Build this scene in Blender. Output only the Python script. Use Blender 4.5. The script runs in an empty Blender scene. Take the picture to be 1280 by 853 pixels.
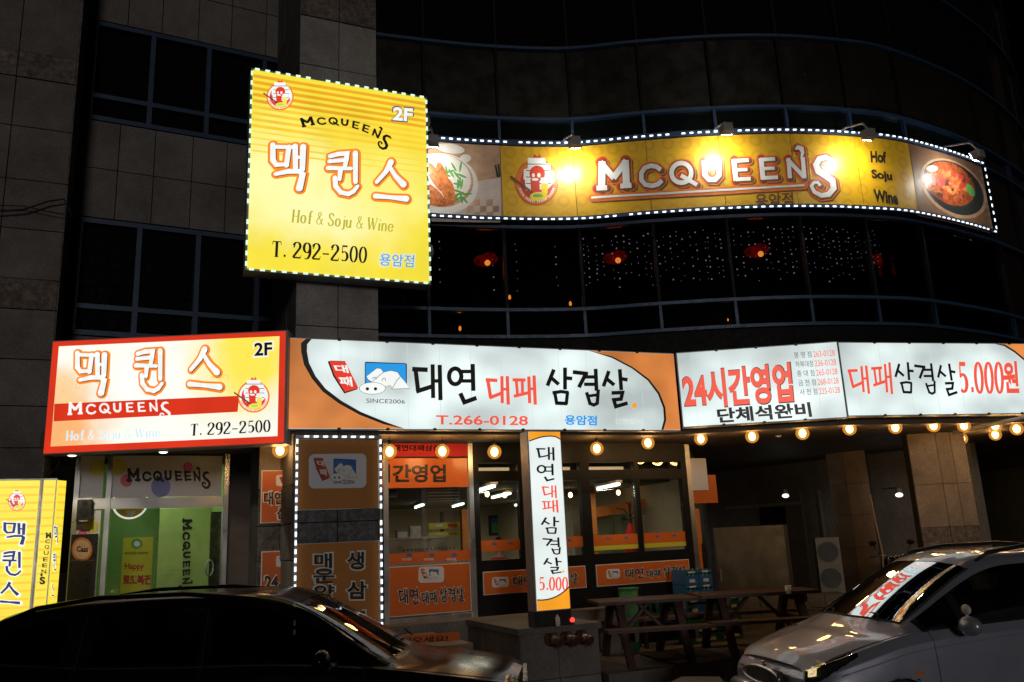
import bpy, math, random
import numpy as np
from mathutils.geometry import tessellate_polygon
from mathutils import Vector
random.seed(7)
R_ = math.radians
SC = bpy.context.scene
COL = SC.collection
# ---------------------------------------------------------------- camera, world, sun, exposure
PITCH, ROLL, FPX, EYE = R_(13.4), R_(2.65), 1038.0, 1.75
cam = bpy.data.objects.new('camera', bpy.data.cameras.new('camera')); COL.objects.link(cam)
cam.data.sensor_width = 22.2; cam.data.lens = 22.2 * FPX / 1280
cam.data.clip_end = 500; cam.data.clip_start = 0.05
from mathutils import Matrix
cam.matrix_world = Matrix.Translation((0, 0, EYE)) @ Matrix.Rotation(math.pi / 2 + PITCH, 4, 'X') @ Matrix.Rotation(-ROLL, 4, 'Z')
SC.camera = cam
W = bpy.data.worlds.new('World'); SC.world = W; W.use_nodes = True
sky = W.node_tree.nodes.new('ShaderNodeTexSky'); sky.sky_type = 'NISHITA'; sky.sun_disc = False
SUN_EL, SUN_AZ = R_(7), R_(168)      # azimuth from +Y clockwise: low behind the camera, like the street's own lamps
sky.sun_elevation = SUN_EL; sky.sun_rotation = SUN_AZ
bg = W.node_tree.nodes['Background']; bg.inputs[1].default_value = 0.0003
W.node_tree.links.new(sky.outputs[0], bg.inputs[0])
sl = bpy.data.lights.new('sun', 'SUN'); sl.energy = 0.36; sl.angle = R_(10); sl.color = (1, .93, .86)
sun = bpy.data.objects.new('sun', sl); COL.objects.link(sun)
sd = Vector((math.sin(SUN_AZ) * math.cos(SUN_EL), math.cos(SUN_AZ) * math.cos(SUN_EL), math.sin(SUN_EL)))
sun.rotation_euler = sd.to_track_quat('Z', 'Y').to_euler()
SC.view_settings.view_transform = 'Standard'; SC.view_settings.look = 'None'
SC.view_settings.exposure = 0; SC.view_settings.gamma = 1
SC.render.engine = 'CYCLES'
SC.cycles.use_denoising = True
SC.cycles.max_bounces = 8; SC.cycles.transparent_max_bounces = 12
SC.cycles.sample_clamp_indirect = 4

# ---------------------------------------------------------------- surfaces measured in the place
def ray(u, v):
    x = (u - 640) / FPX; y = -(v - 426.5) / FPX
    c, s = math.cos(ROLL), math.sin(ROLL); X = x * c + y * s; Y = -x * s + y * c
    cp, sp = math.cos(PITCH), math.sin(PITCH)
    return np.array([X, cp - Y * sp, sp + Y * cp])
def hz(u, v, z):
    "point of the horizontal plane z seen at (u, v)"
    d = ray(u, v); t = (z - EYE) / d[2]; return np.array([d[0] * t, d[1] * t, z])
class Flat:
    "an upright plane: s runs along it, z is height, d is distance out towards the street"
    curved = False
    def __init__(self, x, y, deg):
        a = R_(deg); self.o = np.array([x, y, 0.]); self.e = np.array([math.cos(a), math.sin(a), 0]); self.n = np.array([math.sin(a), -math.cos(a), 0])
    def P(self, s, z, d=0): return self.o + self.e * s + self.n * d + np.array([0, 0, z])
    def uv(self, u, v, d=0):
        r = ray(u, v); c = np.array([0, 0, EYE]); o = self.o + self.n * d
        t = (o - c).dot(self.n) / r.dot(self.n); p = c + r * t
        return (p - o).dot(self.e), p[2]
    def off(self, d):
        f = Flat(0, 0, 0); f.o = self.o + self.n * d; f.e = self.e; f.n = self.n; return f
FC = [(-2.6,11.45),(-1.12,11.9),(-.07,12.15),(1.1,12.3),(2.22,12.2),(3.37,12.15),(4.5,12.2),(5.6,12.4),(6.65,12.75),(8.53,13.9),(10.5,15.6),(12.0,17.4)]
class Bent:
    "the waving glass front as a polyline swept up"
    curved = True
    def __init__(self, pts, smooth=6):
        p = np.array(pts, float); out = []
        for i in range(len(p) - 1):
            p0, p1, p2, p3 = p[max(i-1,0)], p[i], p[i+1], p[min(i+2,len(p)-1)]
            for k in range(smooth):
                t = k / smooth
                out.append(.5*((2*p1)+(p2-p0)*t+(2*p0-5*p1+4*p2-p3)*t*t+(3*p1-p0-3*p2+p3)*t**3))
        out.append(p[-1]); self.p = np.array(out)
        self.knots = [i * smooth for i in range(len(p))]
        L = np.hypot(*np.diff(self.p, axis=0).T); self.c = np.concatenate([[0], np.cumsum(L)])
        self.ks = [self.c[k] for k in self.knots]
        t = np.gradient(self.p, self.c, axis=0); self.nrm = np.stack([t[:,1], -t[:,0]], 1); self.nrm /= np.linalg.norm(self.nrm, axis=1)[:,None]
    def P(self, s, z, d=0):
        x = np.interp(s, self.c, self.p[:,0]); y = np.interp(s, self.c, self.p[:,1])
        nx = np.interp(s, self.c, self.nrm[:,0]); ny = np.interp(s, self.c, self.nrm[:,1])
        return np.array([x + nx*d, y + ny*d, z])
    def uv(self, u, v, d=0):
        r = ray(u, v); q = self.p + self.nrm * d; f = q[:,0]*r[1] - q[:,1]*r[0]
        for i in range(len(f)-1):
            if f[i] * f[i+1] <= 0 and q[i,1] > 0:
                t = f[i] / (f[i]-f[i+1]); m = q[i] + (q[i+1]-q[i])*t
                return self.c[i] + (self.c[i+1]-self.c[i])*t, EYE + r[2]*m[1]/r[1]
        raise ValueError((u, v))
# ---------------------------------------------------------------- materials
MATS = {}
def nm(name):
    m = bpy.data.materials.new(name); m.use_nodes = True
    return m, m.node_tree, m.node_tree.nodes['Principled BSDF']
def coords(nt, scale=(1,1,1)):
    tc = nt.nodes.new('ShaderNodeTexCoord'); mp = nt.nodes.new('ShaderNodeMapping'); mp.inputs['Scale'].default_value = scale
    nt.links.new(tc.outputs['Object'], mp.inputs[0]); return mp.outputs[0]
def noise(nt, vec, scale, detail=4, rough=.6):
    n = nt.nodes.new('ShaderNodeTexNoise'); n.inputs['Scale'].default_value = scale; n.inputs['Detail'].default_value = detail
    n.inputs['Roughness'].default_value = rough
    nt.links.new(vec, n.inputs['Vector']); return n.outputs['Fac']
def ramp(nt, fac, stops):
    r = nt.nodes.new('ShaderNodeValToRGB'); e = r.color_ramp.elements
    while len(e) < len(stops): e.new(.5)
    for i, (p, c) in enumerate(stops): e[i].position = p; e[i].color = (*c, 1)
    nt.links.new(fac, r.inputs[0]); return r.outputs[0]
def mixc(nt, fac, a, b, mode='MIX'):
    m = nt.nodes.new('ShaderNodeMix'); m.data_type = 'RGBA'; m.blend_type = mode
    for k, x in ((0, fac), (6, a), (7, b)):
        if isinstance(x, (int, float)): m.inputs[k].default_value = x
        elif isinstance(x, tuple): m.inputs[k].default_value = (*x, 1) if len(x) == 3 else x
        else: nt.links.new(x, m.inputs[k])
    return m.outputs[2]
def plain(name, col, rough=.6, metal=0, var=.12, vs=6, bump=0, bs=60, coat=0, spec=None):
    "a painted or moulded surface with slight wear"
    m, nt, b = nm(name); v = coords(nt)
    f = noise(nt, v, vs)
    c = ramp(nt, f, [(.3, tuple(x*(1-var) for x in col)), (.7, tuple(min(1, x*(1+var)) for x in col))])
    nt.links.new(c, b.inputs['Base Color'])
    rr = ramp(nt, noise(nt, v, vs*2.3), [(.3, (max(rough-.08, .02),)*3), (.7, (min(rough+.1,1),)*3)]); nt.links.new(rr, b.inputs['Roughness'])
    b.inputs['Metallic'].default_value = metal; b.inputs['Coat Weight'].default_value = coat; b.inputs['Coat Roughness'].default_value = .04
    if spec is not None: b.inputs['Specular IOR Level'].default_value = spec
    if bump:
        bp = nt.nodes.new('ShaderNodeBump'); bp.inputs['Strength'].default_value = bump; bp.inputs['Distance'].default_value = .01
        nt.links.new(noise(nt, v, bs), bp.inputs['Height']); nt.links.new(bp.outputs[0], b.inputs['Normal'])
    MATS[name] = m; return m
def stone(name, a, b_, scale=90, big=1.2, rough=.75, bump=.35):
    "speckled granite with broad weather stains"
    m, nt, b = nm(name); v = coords(nt)
    sp = ramp(nt, noise(nt, v, scale, 3, .75), [(.35, tuple(x*.6 for x in a)), (.5, a), (.66, b_)])
    st = ramp(nt, noise(nt, v, big, 6, .7), [(.32, (.42,.37,.33)), (.62, (1,1,1))])
    info = nt.nodes.new('ShaderNodeObjectInfo')
    tone = ramp(nt, info.outputs['Random'], [(0, (.82,.82,.84)), (1, (1.0,1.0,.98))])
    c = mixc(nt, .8, sp, st, 'MULTIPLY'); c = mixc(nt, 1.0, c, tone, 'MULTIPLY')
    nt.links.new(c, b.inputs['Base Color']); b.inputs['Roughness'].default_value = rough
    bp = nt.nodes.new('ShaderNodeBump'); bp.inputs['Strength'].default_value = bump; bp.inputs['Distance'].default_value = .004
    nt.links.new(noise(nt, v, scale*.6), bp.inputs['Height']); nt.links.new(bp.outputs[0], b.inputs['Normal'])
    MATS[name] = m; return m
def glow(name, col, st=1.0, mottle=.1, ms=(2,2,2), base=None, rough=.35, stripes=None, spec=.5):
    "translucent sign film lit from behind; the tubes behind it make it slightly uneven"
    m, nt, b = nm(name); v = coords(nt, ms)
    b.inputs['Base Color'].default_value = (*(base or tuple(x*.5 for x in col)), 1); b.inputs['Roughness'].default_value = rough
    b.inputs['Specular IOR Level'].default_value = spec
    f = noise(nt, v, 1.0, 2, .5)
    c = ramp(nt, f, [(.3, tuple(x*(1-mottle) for x in col)), (.7, tuple(x*(1+mottle) for x in col))])
    if stripes:
        w = nt.nodes.new('ShaderNodeTexWave'); w.bands_direction = 'Z'; w.inputs['Scale'].default_value = stripes[0]; w.inputs['Distortion'].default_value = .0
        nt.links.new(coords(nt), w.inputs['Vector'])
        sf = ramp(nt, w.outputs['Fac'], [(.25, (0,0,0)), (.75, (1,1,1))])
        c = mixc(nt, sf, c, mixc(nt, 1.0, c, stripes[1], 'MULTIPLY'))
    nt.links.new(c, b.inputs['Emission Color']); b.inputs['Emission Strength'].default_value = st
    MATS[name] = m; return m
def lamp_mat(name, col, st):
    m, nt, b = nm(name); b.inputs['Base Color'].default_value = (*col, 1); b.inputs['Emission Color'].default_value = (*col, 1)
    b.inputs['Emission Strength'].default_value = st; MATS[name] = m; return m
def glass(name, tint=(1,1,1), refl=.12, rough=.02, fres=1.5):
    "clear pane: light passes straight through, the surface mirrors"
    m, nt, b = nm(name); nt.nodes.remove(b); out = nt.nodes['Material Output']
    t = nt.nodes.new('ShaderNodeBsdfTransparent'); t.inputs[0].default_value = (*tint, 1)
    g = nt.nodes.new('ShaderNodeBsdfGlossy'); g.inputs['Roughness'].default_value = rough
    fr = nt.nodes.new('ShaderNodeFresnel'); fr.inputs[0].default_value = fres
    ad = nt.nodes.new('ShaderNodeMath'); ad.operation = 'ADD'; ad.use_clamp = True; ad.inputs[1].default_value = refl; nt.links.new(fr.outputs[0], ad.inputs[0])
    mx = nt.nodes.new('ShaderNodeMixShader'); nt.links.new(ad.outputs[0], mx.inputs[0]); nt.links.new(t.outputs[0], mx.inputs[1]); nt.links.new(g.outputs[0], mx.inputs[2])
    nt.links.new(mx.outputs[0], out.inputs[0]); MATS[name] = m; return m
# ---------------------------------------------------------------- meshes
def empty(name, loc, label, cat, group=None, rz=0):
    o = bpy.data.objects.new(name, None); COL.objects.link(o); o.location = loc; o.rotation_euler.z = rz
    o.empty_display_size = .2
    tag(o, label, cat, group); return o
def tag(o, label=None, cat=None, group=None, kind=None):
    for k, v in (('label', label), ('category', cat), ('group', group), ('kind', kind)):
        if v: o[k] = v
    return o
WORLD_OF = {}
def root_loc(o):
    while o.parent: o = o.parent
    return np.array(o.location)
class MB:
    def __init__(self): self.v = []; self.f = []; self.mi = []
    def add(self, vs, fs, mi=0):
        n = len(self.v); self.v += [tuple(map(float, p)) for p in vs]; self.f += [tuple(i + n for i in f) for f in fs]; self.mi += [mi] * len(fs)
    def hexa(self, p, mi=0):      # p: 8 points, bottom ring then top ring
        self.add(p, [(3,2,1,0),(4,5,6,7),(0,1,5,4),(1,2,6,5),(2,3,7,6),(3,0,4,7)], mi)
    def box(self, a, b, mi=0):
        (x0,y0,z0),(x1,y1,z1) = a, b
        self.hexa([(x0,y0,z0),(x1,y0,z0),(x1,y1,z0),(x0,y1,z0),(x0,y0,z1),(x1,y0,z1),(x1,y1,z1),(x0,y1,z1)], mi)
    def sbox(self, S, s0, s1, z0, z1, d0, d1, mi=0):
        n = max(1, int(abs(s1-s0)/.2)) if S.curved else 1
        for k in range(n):
            a = s0 + (s1-s0)*k/n; b = s0 + (s1-s0)*(k+1)/n
            p = [S.P(a,z0,d1),S.P(b,z0,d1),S.P(b,z0,d0),S.P(a,z0,d0),S.P(a,z1,d1),S.P(b,z1,d1),S.P(b,z1,d0),S.P(a,z1,d0)]
            if n == 1: self.hexa(p, mi)
            else:
                fs = [(3,2,1,0),(4,5,6,7),(0,1,5,4),(2,3,7,6)] + ([(3,0,4,7)] if k == 0 else []) + ([(1,2,6,5)] if k == n-1 else [])
                self.add(p, fs, mi)
    def tube(self, pts, r, n=8, mi=0, cap=True):
        pts = [np.array(p, float) for p in pts]; N = len(pts); rs = r if isinstance(r, (list, tuple)) else [r]*N
        base = len(self.v); prev = None
        for i in range(N):
            t = pts[min(i+1,N-1)] - pts[max(i-1,0)]; t /= (np.linalg.norm(t) + 1e-9)
            if prev is None:
                a = np.array([0,0,1.]) if abs(t[2]) < .9 else np.array([1.,0,0])
            else: a = prev
            x = np.cross(a, t); x /= np.linalg.norm(x) + 1e-9; y = np.cross(t, x); prev = y
            for k in range(n):
                an = 2*math.pi*k/n; self.v.append(tuple(pts[i] + rs[i]*(math.cos(an)*x + math.sin(an)*y)))
        for i in range(N-1):
            for k in range(n):
                self.f.append((base+i*n+k, base+i*n+(k+1)%n, base+(i+1)*n+(k+1)%n, base+(i+1)*n+k)); self.mi.append(mi)
        if cap:
            self.f.append(tuple(base+k for k in range(n))[::-1]); self.f.append(tuple(base+(N-1)*n+k for k in range(n))); self.mi += [mi]*2
    def sphere(self, c, r, n=14, m=8, sc=(1,1,1), mi=0):
        c = np.array(c, float); vs = [c + np.array([0,0,r*sc[2]])]
        for j in range(1, m):
            ph = math.pi*j/m
            for k in range(n):
                th = 2*math.pi*k/n; vs.append(c + r*np.array([sc[0]*math.sin(ph)*math.cos(th), sc[1]*math.sin(ph)*math.sin(th), sc[2]*math.cos(ph)]))
        vs.append(c - np.array([0,0,r*sc[2]])); fs = [(0,1+k,1+(k+1)%n) for k in range(n)]
        for j in range(m-2):
            for k in range(n): a = 1+j*n; fs.append((a+k, a+n+k, a+n+(k+1)%n, a+(k+1)%n))
        a = 1+(m-2)*n; fs += [(a+k, len(vs)-1, a+(k+1)%n) for k in range(n)]; self.add(vs, fs, mi)
    def poly(self, S, pts, d, t=.002, mi=0):
        "thin plate with the outline pts (s, z) on surface S"
        if S.curved:      # cut into upright strips so that the plate follows the bend
            lo, hi = min(p[0] for p in pts), max(p[0] for p in pts); n = max(1, int(math.ceil((hi-lo)/.05)))
            if n > 1:
                for k in range(n):
                    q = list(pts)
                    for lim_, sg in ((lo+(hi-lo)*k/n, 1), (lo+(hi-lo)*(k+1)/n, -1)):
                        o = []
                        for i in range(len(q)):
                            a, b = q[i], q[(i+1) % len(q)]; ia, ib = sg*(a[0]-lim_) >= -1e-9, sg*(b[0]-lim_) >= -1e-9
                            if ia: o.append(tuple(a))
                            if ia != ib: t_ = (lim_-a[0])/(b[0]-a[0]); o.append((lim_, a[1]+(b[1]-a[1])*t_))
                        q = o
                        if len(q) < 3: break
                    q = [p for i, p in enumerate(q) if i == 0 or abs(p[0]-q[i-1][0])+abs(p[1]-q[i-1][1]) > 1e-7]
                    if len(q) < 3: continue
                    for tr in tessellate_polygon([[Vector((p[0], p[1], 0)) for p in q]]):
                        a, b, c = tr; cr = (q[b][0]-q[a][0])*(q[c][1]-q[a][1])-(q[b][1]-q[a][1])*(q[c][0]-q[a][0])
                        self.add([S.P(q[i][0], q[i][1], d) for i in (tr if cr > 0 else tr[::-1])], [(0,1,2)], mi)
                return
        tri = tessellate_polygon([[Vector((p[0], p[1], 0)) for p in pts]])
        n = len(pts); ar = sum(pts[i][0]*pts[(i+1)%n][1]-pts[(i+1)%n][0]*pts[i][1] for i in range(n))
        vs = [S.P(p[0], p[1], d) for p in pts] + [S.P(p[0], p[1], d-t) for p in pts]
        fs = []
        for q in tri:
            a, b, c = q; cr = (pts[b][0]-pts[a][0])*(pts[c][1]-pts[a][1])-(pts[b][1]-pts[a][1])*(pts[c][0]-pts[a][0])
            fs.append((a,b,c) if cr > 0 else (c,b,a))
        for i in range(n):
            j = (i+1) % n; fs.append((i, i+n, j+n, j) if ar > 0 else (j, j+n, i+n, i))
        self.add(vs, fs, mi)
    def build(self, name, mats, parent=None, smooth=False, local=False, loc=None):
        me = bpy.data.meshes.new(name); v = self.v
        if parent is not None and not local: o_ = root_loc(parent)
        elif loc is not None and not local: o_ = np.array(loc)
        else: o_ = np.zeros(3)
        me.from_pydata([(p[0]-o_[0], p[1]-o_[1], p[2]-o_[2]) for p in v], [], self.f)
        mats = mats if isinstance(mats, (list, tuple)) else [mats]
        for m in mats: me.materials.append(MATS[m] if isinstance(m, str) else m)
        if len(mats) > 1: me.polygons.foreach_set('material_index', self.mi)
        if smooth: me.polygons.foreach_set('use_smooth', [True]*len(me.polygons))
        me.update(); o = bpy.data.objects.new(name, me); COL.objects.link(o)
        if parent is not None: o.parent = parent
        elif loc is not None: o.location = loc
        return o
def part(name, mat, parent, fn, smooth=False, local=False):
    b = MB(); fn(b); return b.build(name, mat, parent, smooth, local)
def sb(S, name, mat, parent, s0, s1, z0, z1, d0, d1, local=False):
    b = MB(); b.sbox(S, s0, s1, z0, z1, d0, d1); return b.build(name, mat, parent, local=local)
def copy_tree(o, parent=None, loc=None, rz=None):
    c = o.copy(); COL.objects.link(c)
    if parent is not None: c.parent = parent
    if loc is not None: c.location = loc
    if rz is not None: c.rotation_euler.z = rz
    for ch in list(o.children): copy_tree(ch, c)
    return c
# flat art on a surface
def pxp(S, pts, d=0): return [S.uv(u, v, d) for u, v in pts]
def plate(S, name, mat, parent, pts, d, t=.002, px=True):
    b = MB(); b.poly(S, pxp(S, pts, d) if px else pts, d, t); return b.build(name, mat, parent)
def ell(cx, cy, rx, ry, a0=0, a1=360, n=32, rot=0):
    r = R_(rot); o = []
    for k in range(n + (0 if a1-a0 >= 360 else 1)):
        a = R_(a0 + (a1-a0)*k/n); x, y = rx*math.cos(a), ry*math.sin(a)
        o.append((cx + x*math.cos(r)-y*math.sin(r), cy + x*math.sin(r)+y*math.cos(r)))
    return o
_TC = {}
def text_mesh(s, bold):
    k = (s, bold)
    if k not in _TC:
        c = bpy.data.curves.new('t', 'FONT'); c.body = s; c.offset = bold; c.resolution_u = 4
        o = bpy.data.objects.new('t', c); COL.objects.link(o)
        me = bpy.data.meshes.new_from_object(o.evaluated_get(bpy.context.evaluated_depsgraph_get()))
        vs = np.array([v.co[:2] for v in me.vertices]); fs = [tuple(p.vertices) for p in me.polygons]
        bpy.data.objects.remove(o); bpy.data.curves.remove(c); bpy.data.meshes.remove(me)
        _TC[k] = (vs, fs)
    return _TC[k]
def letters(S, s, box, mat, parent, d, bold=.02, name='lettering', px=True, grow=0, shift=(0,0), rot=0, shear=0, quad=None):
    """flat lettering fitted to box (left, top, right, bottom); quad gives 4 corners tl, tr, br, bl instead"""
    vs, fs = text_mesh(s, bold); v0, f0 = text_mesh(s, 0.02)
    lo, hi = v0.min(0), v0.max(0)
    q = (vs - lo) / (hi - lo)
    if quad is None: l, t, r, b = box; quad = [(l,t),(r,t),(r,b),(l,b)]
    if px: quad = [S.uv(*p, d) for p in quad]
    tl, tr, br, bl = [np.array(p) for p in quad]
    B = MB(); out = []
    for x, y in q:
        if rot: # text turned clockwise a quarter: reads downward
            p = (tr + (br-tr)*x) * y + (tl + (bl-tl)*x) * (1-y) 
        else: p = (bl + (br-bl)*x) * (1-y) + (tl + (tr-tl)*x) * y
        out.append(S.P(p[0]+shift[0], p[1]+shift[1], d))
    good = []
    for f in fs:
        if len(set(f)) > 2: good.append(f)
    B.add(out, good); return B.build(name, mat, parent)
# brush strokes: lists of (points, width)
def ribbon(pts, w):
    P = [np.array(p, float) for p in pts]; n = len(P); L = []; Rr = []
    ws = w if isinstance(w, (list, tuple)) else [w]*n
    for i in range(n):
        a = P[i]-P[i-1] if i else P[1]-P[0]; b = P[i+1]-P[i] if i < n-1 else P[-1]-P[-2]
        a = a/(np.linalg.norm(a)+1e-9); b = b/(np.linalg.norm(b)+1e-9); na = np.array([-a[1], a[0]]); nb = np.array([-b[1], b[0]])
        m = na + nb; m = m/(np.linalg.norm(m)+1e-9); k = 1/max(.6, m.dot(na)); m = m*k*ws[i]/2
        L.append(P[i]+m); Rr.append(P[i]-m)
    return L, Rr
def strokes(S, sts, mapf, mat, parent, d, name='lettering', grow=0, shift=(0,0), step=.00004, cap=False):
    "draw strokes (in their own units) through mapf to (s, z)"
    B = MB()
    for i, (pts, w) in enumerate(sts):
        P = [np.array(p, float) for p in pts]
        ws = list(w) if isinstance(w, (list, tuple)) else [w]*len(P)
        rnd_ = grow >= 4
        if rnd_ :
            for j, c_ in enumerate(P):
                vs = [];  r_ = (ws[j]+grow)/2
                for q in ell(c_[0], c_[1], r_, r_, 0, 360, 14): s_, z_ = mapf(q[0]+shift[0], q[1]+shift[1]); vs.append(S.P(s_, z_, d + step*i))
                B.add(vs, [tuple(range(14))])
        if grow and not rnd_ and not (len(P) > 2 and np.linalg.norm(P[0]-P[-1]) < 1e-6):
            a = P[0]-P[1]; P[0] = P[0] + a/np.linalg.norm(a)*grow/2; b = P[-1]-P[-2]; P[-1] = P[-1] + b/np.linalg.norm(b)*grow/2
        closed = len(P) > 2 and np.linalg.norm(P[0]-P[-1]) < 1e-6
        L, Rr = ribbon(P, [x + grow for x in ws])
        if closed:
            a = P[1]-P[-2]; a /= np.linalg.norm(a); m = np.array([-a[1], a[0]])*(ws[0]+grow)/2; L[0] = L[-1] = P[0]+m; Rr[0] = Rr[-1] = P[0]-m
        vs = []
        for a, b in zip(L, Rr):
            for q in (a, b):
                s, z = mapf(q[0]+shift[0], q[1]+shift[1]); vs.append(S.P(s, z, d + step*i))
        fs = [(2*k, 2*k+1, 2*k+3, 2*k+2) for k in range(len(L)-1)]
        B.add(vs, fs)
    return B.build(name, mat, parent)
def bbox(sts):
    a = np.array([p for pts, w in sts for p in pts], float); return a.min(0), a.max(0)
def fit(S, sts, quad, d=0, px=True):
    "affine map of the strokes' own bounds onto quad tl, tr, br, bl"
    lo, hi = bbox(sts)
    if len(quad) == 4 and not isinstance(quad[0], (tuple, list, np.ndarray)): l, t, r, b = quad; quad = [(l,t),(r,t),(r,b),(l,b)]
    if px: quad = [S.uv(*p, d) for p in quad]
    tl, tr, br, bl = [np.array(p) for p in quad]
    def f(x, y):
        a = (x-lo[0])/(hi[0]-lo[0]); b = (y-lo[1])/(hi[1]-lo[1])
        p = (tl*(1-a)+tr*a)*(1-b) + (bl*(1-a)+br*a)*b; return p[0], p[1]
    return f
def circ(cx, cy, rx, ry, w, n=20): p = ell(cx, cy, rx, ry, 0, 360, n); return (p + [p[0]], w)
GL = {
 '대': [([(705,132),(818,137)],30),([(728,135),(748,300)],28),([(735,302),(860,262)],28),([(858,98),(862,350)],26),([(912,102),(918,366)],27),([(862,222),(915,222)],22)],
 '연': [circ(1030,187,47,60,27),([(1075,150),(1165,150)],22),([(1075,222),(1165,222)],22),([(1163,95),(1168,295)],28),([(1070,318),(1100,385),(1190,352)],28)],
 'R대': [([(47,160),(137,165)],24),([(62,160),(85,302)],24),([(76,304),(180,264)],24),([(175,132),(178,345)],22),([(218,132),(226,357)],23),([(178,235),(220,235)],18)],
 '패': [([(262,160),(362,162)],22),([(290,165),(300,278)],20),([(338,165),(340,268)],20),([(272,292),(392,262)],22),([(390,135),(397,345)],22),([(432,127),(442,357)],23),([(395,232),(440,232)],18)],
 '삼': [([(590,80),(540,205)],25),([(563,138),(628,195)],24),([(680,65),(680,235)],25),([(680,145),(735,150)],24),([(582,264),(650,254),(706,262)],22),([(598,262),(614,352)],22),([(606,346),(696,350)],24),([(700,260),(690,352)],22)],
 '겹': [([(745,98),(862,112)],26),([(850,106),(792,218)],26),([(838,137),(925,137)],22),([(835,196),(925,196)],22),([(925,75),(932,245)],25),([(853,262),(880,350)],22),([(866,290),(940,280)],18),([(946,240),(938,348)],22),([(872,346),(910,362),(944,345)],22)],
 '살': [([(1030,92),(988,210)],24),([(1010,150),(1072,200)],24),([(1118,78),(1130,240)],25),([(1120,150),(1178,160)],24),([(1055,265),(1140,262),(1128,314),(1070,320),(1086,374),(1178,347)],24)],
 '맥': [([(115,92),(116,225),(140,262),(205,258)],[30,34,30,26]),([(125,112),(242,116)],28),([(226,112),(208,268)],30),([(270,105),(272,290)],[34,30]),([(326,110),(320,300)],[38,32]),([(275,198),(320,202)],22),([(135,338),(220,316),(300,316),(322,340),(298,456)],[26,34,34,36,44])],
 '퀸': [([(555,196),(620,178),(690,174),(684,215),(672,282)],[28,30,32,34,28]),([(550,236),(668,226)],26),([(540,288),(722,293)],[30,22]),([(638,295),(630,375)],[36,26]),([(756,172),(757,395)],[38,32]),([(594,366),(600,430),(640,478),(700,490),(740,470),(774,430)],[34,34,30,30,28,22])],
 '스': [([(1045,235),(1005,310),(930,392)],[42,32,26]),([(1035,275),(1085,350),(1148,412)],[26,32,46]),([(918,502),(1040,512),(1172,524)],[34,26,42])],
}
def skel(s, c): return GL[c]
MQ = [([(88,124),(85,258)],34),([(200,118),(206,246)],34),([(78,128),(146,205)],30),([(142,205),(205,120)],30),([(60,254),(112,252)],24),([(176,244),(230,240)],24)]
MQC = [([(372,165),(352,150),(325,145),(295,155),(278,180),(278,215),(298,237),(330,243),(358,235),(378,216)],22)]
MQQ = [circ(472,180,48,48,22), ([(470,192),(548,238)],20)]
MQU = [([(582,120),(586,190),(606,212),(636,212),(654,192),(652,116)],24)]
MQE = [([(726,114),(736,218)],24),([(722,122),(798,118)],18),([(730,166),(792,163)],16),([(734,212),(808,208)],18)]
MQE2= [([(858,108),(868,212)],24),([(854,116),(926,112)],18),([(860,160),(924,157)],16),([(864,205),(940,201)],18)]
MQN = [([(990,108),(998,206)],20),([(984,112),(1068,202)],20),([(1060,104),(1068,206)],20)]
MQA = [([(1024,66),(1036,56),(1054,62),(1060,82),(1052,112)],[10,20,22,16,8])]
MQS = [([(1200,112),(1172,104),(1140,112),(1124,140),(1136,172),(1172,194),(1204,218),(1210,254),(1186,284),(1150,290),(1116,272),(1102,244),(1114,226),(1134,226),(1146,242)],[8,24,26,28,30,30,30,28,26,22,18,16,14,14,16])]
def desk(sts, k=.058): return [([(x, y + k*x) for x, y in pts], w) for pts, w in sts]
MCQ = desk(MQ + MQC + MQQ + MQU + MQE + MQE2 + MQN + MQA + MQS)
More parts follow.
